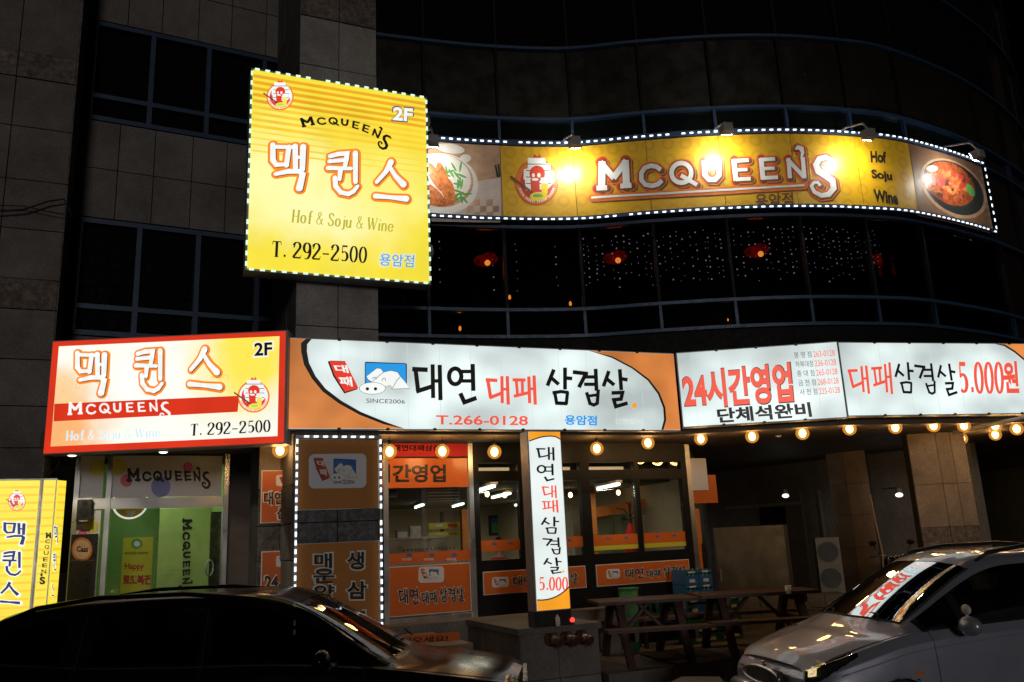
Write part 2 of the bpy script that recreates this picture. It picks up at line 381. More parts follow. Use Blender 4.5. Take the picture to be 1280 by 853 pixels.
# thick-and-thin numerals and capitals of the printed phone lines, on a 60 x 100 cell (y down)
def nib(pts, thin=5, thick=17):
    P = np.array(pts, float); w = []
    for i in range(len(P)):
        t = P[min(i+1,len(P)-1)] - P[max(i-1,0)]; t = t/(np.linalg.norm(t)+1e-9); w.append(thin + (thick-thin)*abs(t[1])**1.6)
    return (pts, w)
def arc(cx, cy, rx, ry, a0, a1, n=12): return ell(cx, cy, rx, ry, a0, a1, n)
NG = {
 '2': [nib(arc(28,26,20,22,185,400,14)+[(10,84),(6,92)]), nib([(5,92),(30,92),(52,92)],9,9), ([(52,94),(56,76)],4), ([(6,28),(13,33)],10)],
 '9': [nib(arc(30,32,20,28,0,360,16)+[(50,32)]), nib(arc(26,52,25,44,-20,110,10))],
 '5': [nib([(16,8),(14,48)],5,5), nib([(14,8),(48,8)],10,10), nib([(14,46)]+arc(28,66,22,26,-110,130,14))],
 '0': [nib(arc(30,50,21,45,0,360,20)+[(51,50)],4,15)],
 '6': [nib(arc(30,66,21,28,0,360,16)+[(51,66)]), nib([(48,10),(30,18),(16,40),(10,66)])],
 '8': [nib(arc(30,27,17,22,0,360,16)+[(47,27)]), nib(arc(30,71,21,24,0,360,16)+[(51,71)])],
 '1': [nib([(32,6),(32,94)]), ([(18,94),(46,94)],5), ([(20,18),(32,8)],5)],
 '-': [([(8,60),(50,60)],8)],
 '.': [([(14,86),(26,86)],13)],
 ' ': [],
 'T': [([(4,8),(56,8)],6),nib([(30,6),(30,94)]),([(18,94),(42,94)],5),([(5,8),(3,26)],4),([(55,8),(57,26)],4)],
 'H': [nib([(12,6),(12,94)]),nib([(56,6),(56,94)]),([(12,50),(56,50)],5),([(2,94),(22,94)],5),([(46,94),(66,94)],5),([(2,6),(22,6)],5),([(46,6),(66,6)],5)],
 'o': [nib(arc(28,66,19,28,0,360,16)+[(47,66)])],
 'f': [nib([(44,8),(30,4),(22,20),(22,94)]),([(8,40),(38,40)],5),([(12,94),(34,94)],5)],
 '&': [nib([(60,94),(20,30),(18,14),(30,4),(42,14),(38,28),(12,58),(8,78),(22,94),(44,84),(58,50)],4,10)],
 'S': [nib([(48,24),(42,8),(28,4),(12,14),(12,32),(28,46),(46,60),(50,80),(34,94),(14,90),(6,72)],6,15)],
 'j': [nib([(24,40),(24,100),(14,112),(4,108)]),([(20,18),(28,18)],11)],
 'u': [nib([(12,40),(12,80),(22,94),(36,90),(44,78)]),nib([(46,38),(46,94)]),([(46,94),(56,94)],5),([(4,40),(12,40)],5)],
 'W': [nib([(4,6),(24,94)]),nib([(24,94),(44,20)],4,7),nib([(40,6),(62,94)]),nib([(62,94),(84,8)],4,7),([(0,6),(18,6)],5),([(72,6),(92,6)],5)],
 'i': [nib([(14,40),(14,94)]),([(6,94),(24,94)],5),([(10,18),(20,18)],11)],
 'n': [nib([(12,38),(12,94)]),nib([(12,54),(26,40),(40,42),(46,56),(46,94)]),([(4,94),(20,94)],5),([(38,94),(56,94)],5)],
 'e': [nib(arc(28,66,20,28,20,360,14)),([(10,64),(48,64)],5)],
}
ADV = {'W':96,'H':72,'.':34,' ':34,'i':30,'j':34,'f':42,'&':70,'-':60}
def serif(s):
    out = []; x = 0
    for c in s:
        out += [([(px+x, py) for px, py in pts], w) for pts, w in NG[c]]; x += ADV.get(c, 62)
    return out
def emblem(S, parent, cx, cy, r, d, lit, px=True):
    "round badge: red ring, white brick cap, red figure, beer mug, fork"
    pre = 'lit_' if lit else 'print_'
    asp = r if isinstance(r, tuple) else (r, r)
    def pts(l): return [(cx + x*asp[0], cy + y*asp[1]) for x, y in l]
    grp = plate(S, 'emblem', pre+'red', parent, pts(ell(0,0,1,1)), d)
    def pl(l, m, k): return plate(S, 'emblem_print', pre+m, grp, pts(l), d + .0012*k, .001)
    pl(ell(0,0,.97,.97), 'orange', 1); pl(ell(0,0,.9,.9), 'white', 2) if lit else None
    pl(ell(0,0,.76,.76), 'red', 3)
    pl([(-.42,-1.05),(.38,-1.05),(.42,-.82),(.62,-.82),(.66,-.5),(.8,-.45),(.82,.0),(.5,.3),(-.5,.35),(-.55,-.1),(-.62,-.15),(-.6,-.55),(-.42,-.6)], 'white', 4)
    for yy in (-.8,-.52,-.24,.04): pl([(-.5,yy),(.66,yy),(.66,yy+.035),(-.5,yy+.035)], 'black', 5)
    pl(ell(.02,-.38,.36,.34), 'red', 6); pl([(-.3,-.15),(.12,-.15),(.14,.5),(-.26,.5)], 'red', 6.5); pl(ell(-.08,-.12,.16,.06), 'white', 7.5)
    pl(ell(-.16,-.3,.07,.09), 'white', 7.5); pl(ell(.1,-.3,.08,.1), 'white', 7.5)
    pl([(.2,-.05),(.52,-.05),(.5,.5),(.22,.5)], 'yellow', 7); pl([(.18,-.2),(.54,-.22),(.54,.05),(.18,.05)], 'white', 7.5)
    pl(ell(.1,.62,.42,.2), 'yellow', 8); pl(ell(.05,.58,.24,.08), 'green', 9)
    pl([(-1.25,-.22),(-1.2,-.3),(-.15,.42),(-.22,.5)], 'brown', 8.5)
    pl([(-.2,-1.05),(-.1,-1.22),(.02,-1.1),(.14,-1.22),(.2,-1.05)], 'red', 5)
    for k in range(26):       # the tiny lettering round the ring reads as ticks
        a = R_(20 + k*140/25); x0, y0 = .83*math.cos(a), .83*math.sin(a)
        if k % 7 == 6: continue
        w = .028; h = .055; c, s = math.cos(a), math.sin(a)
        pl([(x0 - s*w*.7 - c*h, y0 + c*w*.7 - s*h),(x0 + s*w*.7 - c*h, y0 - c*w*.7 - s*h),(x0 + s*w*.7 + c*h, y0 - c*w*.7 + s*h),(x0 - s*w*.7 + c*h, y0 + c*w*.7 + s*h)], 'white' if not lit else 'orange', 10)
    return grp
def logo_pig(S, parent, x0, y0, x1, y1, d, lit, since=True):
    "the red tag, blue window and drowsing pig; box in pixels of the surface"
    pre = 'lit_' if lit else 'print_'; w, h = x1-x0, y1-y0
    def q(l): return [(x0 + x*w, y0 + y*h) for x, y in l]
    def z(l): # zoom coordinates 60..685 x 65..330
        return q([((a-60)/625, (b-65)/265) for a, b in l])
    k = 0.0012; wd = w/625
    plate(S, 'tag', pre+'black', parent, z([(58,75),(78,68),(190,72),(290,275),(285,292),(185,325),(100,190)]), d)
    plate(S, 'tag', pre+'red', parent, z([(70,70),(192,76),(288,272),(285,286),(190,312),(110,180)]), d+k)
    letters(S, '대', None, pre+'white', parent, d+2*k, .03, quad=z([(100,98),(205,105),(220,165),(125,158)]))
    letters(S, '패', None, pre+'white', parent, d+2*k, .03, quad=z([(135,190),(238,195),(250,270),(160,262)]))
    plate(S, 'window_print', pre+'black', parent, z([(342,82),(350,77),(655,88),(664,96),(664,245),(342,245)]), d)
    plate(S, 'window_print', pre+'blue', parent, z([(348,86),(655,94),(658,240),(348,240)]), d+k)
    for a, b, c in ((pre+'black', 3, 0), (pre+'white', 0, 1)):
        g = b
        body = [(355-g,192),(395,160-g),(435,128-g),(462,132-g),(485,160-g),(540,147-g),(590,158-g),(612,190-g),(650,235-g),(686+g,283+g),(553-g,288+g),(540,260+g),(480,270),(420,260),(395,230+g),(372,218+g)]
        plate(S, 'pig_print', a, parent, z(body), d+k*(2+c))
        plate(S, 'pig_print', a, parent, z(ell(400,284,98+g,45+g)), d+k*(4+c))
    def ln(pts, w_=3, m=pre+'black', kk=6):
        sts = [(z(pts), w_*wd*1.3)]; strokes(S, sts, lambda a, b: S.uv(a, b, d), m, parent, d+k*kk, 'pig_print')
    ln([(612,195),(585,225),(553,285)]); ln([(400,232),(440,195),(485,160)]); ln([(470,228),(480,208),(495,208),(502,228)]); ln([(395,210),(408,200),(425,200),(430,215)])
    for ex in (362, 424): plate(S, 'pig_print', pre+'black', parent, z(ell(ex,288,13,13,n=12)), d+k*7)
    if since: letters(S, 'SINCE2006', None, pre+'grey', parent, d+k, .008, quad=z([(352,362),(650,372),(650,405),(352,398)]))
def slogan(S, parent, quad, d, m1, m2, out=None):
    "대연 대패 삼겹살 in the painted hand of the big sign, fitted to quad"
    A = []
    def shift(l, ox, oy, sc): return [([(ox + x*sc, oy + y*sc) for x, y in pts], [a*sc for a in w] if isinstance(w, (list,tuple)) else w*sc) for pts, w in l]
    a = shift(GL['대'] + GL['연'], 400, 440, 210/1280); r = shift(GL['R대'] + GL['패'], 600, 450, .15625); b = shift(GL['삼'] + GL['겹'] + GL['살'], 600, 450, .15625)
    allp = a + r + b; f = fit(S, allp, quad, d)
    if out:
        strokes(S, allp, f, out, parent, d-.0012, grow=4.2, step=.00001)
    strokes(S, a + b, f, m1, parent, d, grow=1.6); strokes(S, r, f, m2, parent, d, grow=1.6)
# ---------------------------------------------------------------- the materials of the place
stone('granite', (.17,.155,.15), (.27,.25,.24)); stone('granite_warm', (.30,.24,.19), (.42,.35,.28), bump=.3)
stone('granite_rough', (.17,.14,.125), (.27,.22,.19), 14, 4, .9, 1.0); stone('granite_dark', (.12,.12,.13), (.21,.21,.22), 18, 3, .85, .9)
stone('granite_pale', (.36,.345,.335), (.50,.48,.46)); stone('concrete', (.2,.19,.18), (.26,.25,.24), 40, .6, .85); stone('paving', (.16,.14,.125), (.24,.21,.19), 50, 1.0, .85)
stone('asphalt', (.04,.04,.042), (.075,.075,.08), 140, .8, .85)
plain('joint', (.03,.028,.027), .9); plain('blue_frame', (.018,.043,.09), .45, .2, .15); plain('black_frame', (.008,.008,.009), .4, spec=.2)
plain('steel', (.60,.60,.61), .30, .9, .04, .7); plain('steel_dull', (.42,.39,.34), .38, 1, .15, 3); plain('grey_metal', (.3,.29,.3), .5, .4)
plain('dark_panel', (.007,.007,.007), .6, spec=.12); plain('brown_wall', (.085,.062,.05), .6); plain('soffit', (.10,.075,.055), .7, 0, .2, 3)
plain('interior_dark', (.03,.02,.018), .8); plain('plaster', (.52,.44,.30), .75, 0, .08); plain('ceiling_in', (.20,.18,.13), .8)
plain('orange_wood', (.55,.19,.04), .45); plain('dark_wood', (.055,.022,.016), .55, 0, .3, 12, .3); plain('black_plastic', (.012,.012,.013), .4)
plain('white_plastic', (.62,.60,.56), .4); plain('cream_metal', (.26,.24,.20), .5); plain('rubber', (.015,.015,.015), .8)
plain('green_wall', (.16,.33,.08), .6, 0, .1); plain('green_wall_pale', (.34,.48,.14), .6, 0, .1); plain('brass_red', (.11,.05,.035), .4, .5, .3)
plain('crate_blue', (.02,.10,.22), .5); plain('crate_green', (.02,.11,.06), .5); plain('bottle_green', (.01,.10,.04), .15, 0, .1, coat=.5)
plain('red_plastic', (.45,.03,.03), .4); plain('skin', (.5,.30,.2), .6); plain('hair', (.012,.01,.01), .5); plain('red_cloth', (.5,.02,.02), .8)
plain('dirt_mat', (.05,.03,.02), .9); plain('neighbour', (.045,.018,.012), .85, 0, .3, 1)
plain('food_pork', (.33,.07,.025), .3, 0, .6, 9, .5, 12); plain('food_sausage', (.52,.15,.04), .3, 0, .55, 16); plain('dish_iron', (.03,.035,.035), .4); plain('dish_wood', (.25,.13,.07), .5)
plain('cloth_check', (.62,.50,.45), .6); plain('bowl_white', (.75,.70,.64), .35, 0, .05); plain('table_tan', (.50,.30,.18), .5, 0, .3, 4)
plain('tubing', (.10,.09,.08), .6)
for n, c in dict(red=(.52,.045,.02), orange=(.72,.19,.03), white=(.74,.76,.74), black=(.02,.018,.016), yellow=(.80,.55,.02), green=(.10,.35,.08), brown=(.16,.07,.03), blue=(.02,.15,.50), grey=(.12,.12,.12)).items():
    plain('print_'+n, c, .32, 0, .06)
for n, c in dict(red=(.80,.045,.02), orange=(.95,.25,.02), white=(.90,.93,.90), black=(.006,.006,.005), yellow=(.95,.80,.10), green=(.45,.75,.15), brown=(.16,.06,.03), blue=(.02,.32,.80), grey=(.11,.11,.11)).items():
    glow('lit_'+n, c, 1.0, .04, base=tuple(x*.25 for x in c))
glow('face_white', (.66,.755,.745), 1.0, .36, (.95,.95,1.3)); glow('face_orange', (.66,.22,.055), .85, .42, (1.1,1.1,1.4), base=(.5,.16,.04))
glow('face_yellow', (.92,.76,.06), 1.0, .12, (1.2,1.2,1.2), base=(.5,.4,.05))
def spots(name, basec, sp, dist=.35, ns=2.2):
    "printed film with soft coloured clouds: sp = (centre, radius, colour, amount)"
    m = glow(name, basec, 1.0, .05, base=tuple(x*.3 for x in basec)); nt = m.node_tree; b = nt.nodes['Principled BSDF']; src = b.inputs['Emission Color'].links[0].from_socket; v = coords(nt)
    nz = nt.nodes.new('ShaderNodeTexNoise'); nz.inputs['Scale'].default_value = ns; nz.inputs['Detail'].default_value = 5; nt.links.new(v, nz.inputs['Vector'])
    for c, r, col, amt in sp:
        dv = nt.nodes.new('ShaderNodeVectorMath'); dv.operation = 'MULTIPLY'; dv.inputs[1].default_value = (1,0,1); nt.links.new(v, dv.inputs[0])
        ds = nt.nodes.new('ShaderNodeVectorMath'); ds.operation = 'DISTANCE'; ds.inputs[1].default_value = (c[0],0,c[1]); nt.links.new(dv.outputs[0], ds.inputs[0])
        ad = nt.nodes.new('ShaderNodeMath'); ad.operation = 'MULTIPLY_ADD'; ad.inputs[1].default_value = dist*2*r; nt.links.new(nz.outputs['Fac'], ad.inputs[0]); nt.links.new(ds.outputs['Value'], ad.inputs[2])
        mr = nt.nodes.new('ShaderNodeMapRange'); mr.interpolation_type = 'SMOOTHSTEP'; mr.inputs[1].default_value = r*.55; mr.inputs[2].default_value = r*1.35; mr.inputs[3].default_value = amt; mr.inputs[4].default_value = 0; nt.links.new(ad.outputs[0], mr.inputs[0])
        src = mixc(nt, mr.outputs[0], src, col)
    nt.links.new(src, b.inputs['Emission Color'])
spots('face_yellow_sign', (.90,.74,.05), [((.5,1.2),1.05,(1.0,.97,.42),1.0),((1.3,.95),.95,(1.0,.98,.50),.8),((1.75,1.3),.85,(.98,.90,.22),.9),((.5,2.1),.5,(.98,.86,.16),.8)])
spots('face_cream', (.97,.97,.86), [((2.45,1.1),.95,(.96,.80,.07),1.0),((.15,.15),.85,(.95,.42,.12),.95),((.15,.75),.42,(.95,.62,.28),.9),((1.2,.85),.6,(1.0,1.0,.95),1)], .3, 3); glow('face_yellow_pale', (.98,.93,.28), 1.0, .08, (1,1,1))
glow('face_red', (.68,.035,.012), 1.0, .1, (2,2,2)); glow('tint_yellow', (.95,.76,.08), 1.0, .12, (3,3,3)); glow('tint_orange', (.95,.46,.16), .95, .2, (5,5,5))
glow('led_red_letter', (.85,.10,.06), 1.0, .05); glow('face_narrow', (.78,.86,.84), 1.0, .12, (1,1,1.4)); glow('film_seam', (.55,.63,.62), 1.0, .1); glow('face_orange_bright', (.95,.36,.02), .95, .12, (3,3,3))
glow('stripe_a', (.88,.42,.02), .9, .1); glow('stripe_b', (.92,.60,.04), 1.0, .1); glow('stripe_c', (.93,.70,.08), 1.0, .1); glow('pale_blue', (.62,.78,.90), 1.0, .08); glow('olive', (.50,.44,.05), 1.0, .05); glow('faint_grey', (.68,.74,.74), .95, .03)
lamp_mat('led_white', (.80,.88,1.0), 1.7); lamp_mat('led_green', (.60,.95,.72), 1.25); lamp_mat('tube', (.80,1.0,.95), 5.0); lamp_mat('filament', (1.0,.70,.30), 9.0)
lamp_mat('red_glow', (1.0,.06,.01), 3.0); lamp_mat('amber_glow', (1.0,.38,.06), 9.0); lamp_mat('fairy', (.56,.60,1.0), 2.8); lamp_mat('flood', (1,.98,.9), 120.0); lamp_mat('flood_white', (.9,1,.95), 2.2)
lamp_mat('red_dot', (1,.02,.02), 5); lamp_mat('warm_strip', (.95,.75,.45), .55); lamp_mat('downlight', (.9,.9,.8), 3)
glass('clear_glass', (.93,.93,.93), .03, .01); glass('dark_glass', (.30,.27,.25), .02, .03); glass('shop_glass', (.90,.88,.84), .02, .01)
glass('car_glass', (.26,.26,.28), .0, .015, 1.5); glass('suv_glass', (.10,.10,.10), .03, .015, 1.5); glass('lens', (.8,.82,.85), .10, .02)
plain('opaque_glass', (.004,.005,.005), .08, 0, .02, spec=.35); plain('spandrel', (.012,.011,.007), .3, 0, .15, 1.5, spec=.3)
def globe_mat():
    m, nt, b = nm('globe_shell'); nt.nodes.remove(b)
    t = nt.nodes.new('ShaderNodeBsdfTransparent'); t.inputs[0].default_value = (1,.9,.72,1)
    e = nt.nodes.new('ShaderNodeEmission'); e.inputs[0].default_value = (1,.40,.06,1); e.inputs[1].default_value = .8
    g = nt.nodes.new('ShaderNodeBsdfGlossy'); g.inputs['Roughness'].default_value = .1; g.inputs[0].default_value = (.6,.5,.4,1)
    mx = nt.nodes.new('ShaderNodeMixShader'); mx.inputs[0].default_value = .5; nt.links.new(t.outputs[0], mx.inputs[1]); nt.links.new(e.outputs[0], mx.inputs[2])
    nt.links.new(mx.outputs[0], nt.nodes['Material Output'].inputs[0]); MATS['globe_shell'] = m
globe_mat()
def red_shell():
    m, nt, b = nm('red_shell'); nt.nodes.remove(b); t = nt.nodes.new('ShaderNodeBsdfTransparent'); t.inputs[0].default_value = (1,.75,.7,1)
    e = nt.nodes.new('ShaderNodeEmission'); e.inputs[0].default_value = (1,.02,.004,1); e.inputs[1].default_value = .9
    mx = nt.nodes.new('ShaderNodeMixShader'); nt.links.new(ramp(nt, noise(nt, coords(nt), 14, 4), [(.40,(.03,)*3),(.72,(.8,)*3)]), mx.inputs[0]); nt.links.new(t.outputs[0], mx.inputs[1]); nt.links.new(e.outputs[0], mx.inputs[2])
    nt.links.new(mx.outputs[0], nt.nodes['Material Output'].inputs[0]); MATS['red_shell'] = m
red_shell()
def vinyl(name, col, dots=False, rough=.28):
    m, nt, b = nm(name); v = coords(nt)
    c = ramp(nt, noise(nt, v, 1.3), [(.3, tuple(x*.92 for x in col)), (.7, col)])
    if dots:
        vo = nt.nodes.new('ShaderNodeTexVoronoi'); vo.feature = 'F1'; vo.inputs['Scale'].default_value = 3.6; vo.inputs['Randomness'].default_value = .12
        mp = nt.nodes.new('ShaderNodeMapping'); mp.inputs['Scale'].default_value = (1,0,1); nt.links.new(v, mp.inputs[0]); nt.links.new(mp.outputs[0], vo.inputs['Vector'])
        rg = ramp(nt, vo.outputs['Distance'], [(.20, (1,1,1)), (.24, (.86,.80,.75)), (.36, (.86,.80,.75)), (.40, (1,1,1))]); c = mixc(nt, .7, c, rg, 'MULTIPLY')
    nt.links.new(c, b.inputs['Base Color']); b.inputs['Roughness'].default_value = rough + .2; b.inputs['Coat Weight'].default_value = .6; b.inputs['Coat Roughness'].default_value = .22
    b.inputs['Specular IOR Level'].default_value = .4
    MATS[name] = m
vinyl('vinyl_yellow', (.74,.42,.010), True)
def paint(name, col, metal=.6, rough=.32, coat=1):
    m, nt, b = nm(name); v = coords(nt)
    nt.links.new(ramp(nt, noise(nt, v, 300, 2), [(.3, tuple(x*.85 for x in col)), (.7, col)]), b.inputs['Base Color'])
    b.inputs['Metallic'].default_value = metal; b.inputs['Coat Weight'].default_value = coat; b.inputs['Coat Roughness'].default_value = .03
    nt.links.new(ramp(nt, noise(nt, v, 3, 5), [(.3, (rough-.05,)*3), (.7, (rough+.08,)*3)]), b.inputs['Roughness']); MATS[name] = m
paint('silver_paint', (.36,.37,.47), .4, .36); paint('black_paint', (.004,.004,.004), 0, .2, 0)
MATS['black_paint'].node_tree.nodes['Principled BSDF'].inputs['Specular IOR Level'].default_value = .14
# ---------------------------------------------------------------- ground
GZ, PZ, FZ = -.17, -.05, .15          # road, pavement, patio
WS = Flat(0, 0, 0)                    # a frontal plane used only for its axes
def ground():
    b = MB(); rz = lambda x: -.22+.012*x; b.hexa([(-14,-60,-.9),(30,-60,-.9),(30,8.75,-.9),(-14,8.75,-.9),(-14,-60,rz(-14)),(30,-60,rz(30)),(30,8.75,rz(30)),(-14,8.75,rz(-14))]); b.box((-160,-60,-.9),(-14,8.75,rz(-14))); b.box((30,-60,-.9),(160,8.75,rz(30))); b.build('road', 'asphalt', loc=(0,0,GZ-.3))['kind'] = 'structure'
    b = MB(); b.box((-160,8.95,-.9),(160,120,PZ)); b.build('pavement', 'paving', loc=(0,9,GZ-.3))['kind'] = 'structure'
    k = MB(); k.box((-160,8.75,-.9),(160,8.95,PZ+.004)); k.build('kerb', 'granite', loc=(0,8.8,GZ-.3))['kind'] = 'structure'
ground()
A = 24.0
PT = Flat(.86, 10.35, A)              # street edge of the patio
b = MB(); b.sbox(PT, .12, 14, PZ-.1, FZ, -16, -.14); pf = b.build('patio_floor', 'paving', loc=PT.P(0,0)); pf['kind'] = 'structure'
for k in range(12):
    o = sb(PT, 'kerb_stone', 'granite', pf, .10+k*.9, .10+k*.9+.89, PZ-.1, FZ+.004, -.138, 0)
def pavers():
    "paving stones of the patio that can still be told apart"
    n = 0
    for i in range(14):
        for j in range(9):
            s0 = .14 + i*.45; d1 = -.145 - j*.45
            h = random.uniform(.004, .010)
            sb(PT, 'paving_stone', 'paving', pf, s0, s0+.44, FZ-.02, FZ+h, d1-.44, d1); n += 1
pavers()
g = hz(868,822,FZ+.012)
b = MB(); p = [hz(800,817,FZ+.03), hz(855,833,FZ+.03), hz(918,822,FZ+.03), hz(868,808,FZ+.03)]
b.hexa([q-[0,0,.018] for q in p] + p); o = b.build('floor_drain_cover', 'dirt_mat', loc=p[0]); tag(o, 'dark rusty square drain cover lying flat in the patio paving', 'drain cover')
b = MB(); p = [hz(838,853,FZ+.03), hz(905,853,FZ+.03), hz(900,846,FZ+.03), hz(852,846,FZ+.03)]
b.hexa([q-[0,0,.018] for q in p] + p); o = b.build('manhole_cover', 'concrete', loc=p[0]); tag(o, 'pale round edged cover in the paving at the bottom beside the silver car', 'cover')

# ---------------------------------------------------------------- the building
BLD = empty('commercial_building', (0,12.3,FZ), 'dark glass and granite commercial building with a waving curtain wall above its shops', 'building')
BN = Bent(FC)
CF = Flat(-5.82, 10.2, A)      # street face of the granite column at the far left
LF = Flat(-6.09, 11.0, 27.6)   # flat facade between the columns
PF = Flat(-2.72, 10.12, A)     # street face of the middle pillar
def tiles(S, parent, sl, zl, mats, d0=-.06, d1=0, gap=.006, name='stone_panel'):
    for j in range(len(zl)-1):
        for i in range(len(sl)-1):
            m = mats(i, j) if callable(mats) else mats
            e = .012 if m in ('granite_rough','granite_dark') else random.uniform(-.003,.003)
            sb(S, name, m, parent, sl[i]+gap, sl[i+1]-gap, zl[j]+gap, zl[j+1]-gap, d0, d1+e)
def zat(S, u, vs): return [S.uv(u, v)[1] for v in vs]
# left column
zl = sorted([FZ, .95, 1.7] + zat(CF, 50, [560,508,450,388,350,288,227,161,100,68,-10]) + [10.7,11.4])
tiles(CF, BLD, [-2.2,-1.38,-.70,0], zl, lambda i, j: 'granite_rough' if abs(zl[j]-zat(CF,50,[100])[0]) < .05 or abs(zl[j]-zat(CF,50,[388])[0]) < .05 else 'granite')
part('wall', 'joint', BLD, lambda b: b.sbox(CF, -2.2, -.004, FZ, 11.4, -1.6, -.05))
CS = Flat(*(CF.P(0,0)[:2]), A+90)     # right flank of that column
tiles(CS, BLD, [0,.85], zl, 'granite_rough', d0=-.05, d1=.004)
# left facade
def window_band(S, s0, s1, z0, zt, z1, muls, parent, room=True):
    "blue framed band of windows; zt is the transom"
    xs = [s0] + muls + [s1]
    for i in range(len(xs)-1):
        for a, c in ((z0, zt), (zt, z1)):
            w = sb(S, 'window', 'opaque_glass', parent, xs[i]+.02, xs[i+1]-.02, a+.02, c-.02, -.10, -.08)
    for x in xs: sb(S, 'mullion', 'blue_frame', parent, x-.035, x+.035, z0+.036, z1-.036, -.1, .0)
    for z in (z0, zt, z1): sb(S, 'window_rail', 'blue_frame', parent, s0-.035, s1+.035, z-.035, z+.035, -.1, .004)
LS1 = LF.uv(372, 300)[0]
mz = [4.80, 6.47, 8.04, 9.62]
zw = [LF.uv(u, v)[0] for u, v in ((173,320),(247,330),(322,340))]
zu = [LF.uv(u, v)[0] for u, v in ((190,90),(260,110),(330,120))]
window_band(LF, .05, LS1, 4.80, 5.18, 6.45, zw, BLD); window_band(LF, .05, LS1, 8.06, 8.42, 9.62, zu, BLD)
ts = [LF.uv(u, v)[0] for u, v in ((103,200),(148,200),(193,200),(240,210),(283,215),(328,220),(372,225))]; ts[0] = -.1
tiles(LF, BLD, ts, [6.50,7.26,8.01], 'granite'); tiles(LF, BLD, ts, [9.67,10.45,11.3], 'granite'); tiles(LF, BLD, ts, [3.2,4.0,4.75], 'granite')
part('wall', 'joint', BLD, lambda b: b.sbox(LF, -.3, LS1+.3, 3.0, 11.4, -.4, -.11))
for a_, c_ in ((3.19,4.76),(6.49,8.02),(9.66,11.35)): sb(LF, 'wall', 'joint', BLD, -.3, LS1+.3, a_, c_, -.12, -.055)
# middle pillar
PW = 1.07
zp = [FZ,1.1,1.62,2.05,2.52,3.1,3.78,4.5,5.2,5.95,6.7,7.45,8.2,8.95,9.45,10.2,11.0]
tiles(PF, BLD, [0,PW/2,PW], zp, lambda i, j: 'granite_dark' if j in (2,3) else ('granite_rough' if j in (5,13) else 'granite_pale'))
PL = Flat(*(PF.P(0,0)[:2]-np.array([-.407,.914])*-2.3), A-90); PL = Flat(PF.P(0,0,-2.3)[0], PF.P(0,0,-2.3)[1], A-90)
tiles(PL, BLD, [0,.77,1.53,2.3], zp, lambda i, j: 'granite_dark' if j in (2,3) else 'granite', d0=-.05, d1=.0)
part('wall', 'joint', BLD, lambda b: b.sbox(PF, .05, PW, FZ, 11, -2.3, -.05))
# curtain wall
SE = BN.c[-1]
ks = [BN.ks[0]] + [BN.uv(u, v)[0] for u, v in ((528.8,51),(625,184),(717,185),(807,179),(896,171),(986,169),(1066,172),(1135,185),(1232,212))]
ks += [ks[-1]+1.2*k for k in (1,2,3)]
rails = [(4.71,.05),(5.13,.05),(6.47,.05),(7.93,.045),(8.33,.05),(9.62,.05),(11.2,.05),(12.9,.05)]
for z, h in rails: sb(BN, 'window_rail', 'blue_frame', BLD, 0, SE, z-h/2, z+h/2, -.12, .03)
for s in ks:
    for a, c in zip(rails[:-1], rails[1:]):
        sb(Flat(*(BN.P(s,0)[:2]), math.degrees(math.atan2(*(BN.P(s+.05,0)-BN.P(s-.05,0))[[1,0]]))), 'mullion', 'blue_frame' if c[0]-a[0] < .45 else 'dark_panel', BLD, -.022, .022, a[0]+a[1]/2+.002, c[0]-c[1]/2-.002, -.1, .012)
bays = list(zip(ks[:-1], ks[1:]))
for s0, s1 in bays:
    for (za, zb, m) in ((4.74,5.10,'dark_glass'),(5.16,6.44,'dark_glass'),(6.50,7.90,'opaque_glass'),(7.96,8.30,'opaque_glass'),(8.36,9.59,'spandrel'),(9.65,11.17,'opaque_glass'),(11.23,12.87,'opaque_glass')):
        sb(BN, 'window', m, BLD, s0+.03, s1-.03, za, zb, -.07, -.05)
part('wall', 'dark_panel', BLD, lambda b: b.sbox(BN, 0, SE, 3.14, 4.68, -.25, -.03))
# floors and the dark room of the second storey
part('floor_slab', 'interior_dark', BLD, lambda b: b.sbox(BN, 0, SE, 4.4, 4.6, -4.5, -.26))
part('room_ceiling', 'interior_dark', BLD, lambda b: b.sbox(BN, 0, SE, 8.0, 8.3, -4.5, -.26))
part('room_wall', 'interior_dark', BLD, lambda b: b.sbox(BN, 0, SE, 4.6, 8.0, -4.7, -4.5))
part('wall', 'joint', BLD, lambda b: b.sbox(BN, 0, SE, 8.3, 13, -.6, -.12))
# ground floor soffit
MS = Flat(-2.77, 10.0, 21.4); S1 = Flat(2.38, 11.93, -6.8); S2 = Flat(4.66, 11.66, 13.0)
def soffit(b):
    f = [(-6.6,10.2),(-2.8,10.1),(2.2,12.15),(4.6,11.85),(9.4,13.0),(14,15.5)]; k = [(-6.6,26),(-2.8,26),(2.2,26),(4.6,26),(9.4,26),(14,26)]
    for i in range(5):
        p = [f[i],f[i+1],k[i+1],k[i]]; b.hexa([(x,y,3.12) for x, y in p] + [(x,y,3.3) for x, y in p])
o = part('soffit', 'soffit', None, soffit); o['kind'] = 'structure'
NB = MB(); NB.box((22,30,-.2),(60,50,26)); o = NB.build('neighbouring_building', 'neighbour', loc=(22,30,-.2)); tag(o, 'unlit reddish brown building standing beyond the curved glass front', 'building')
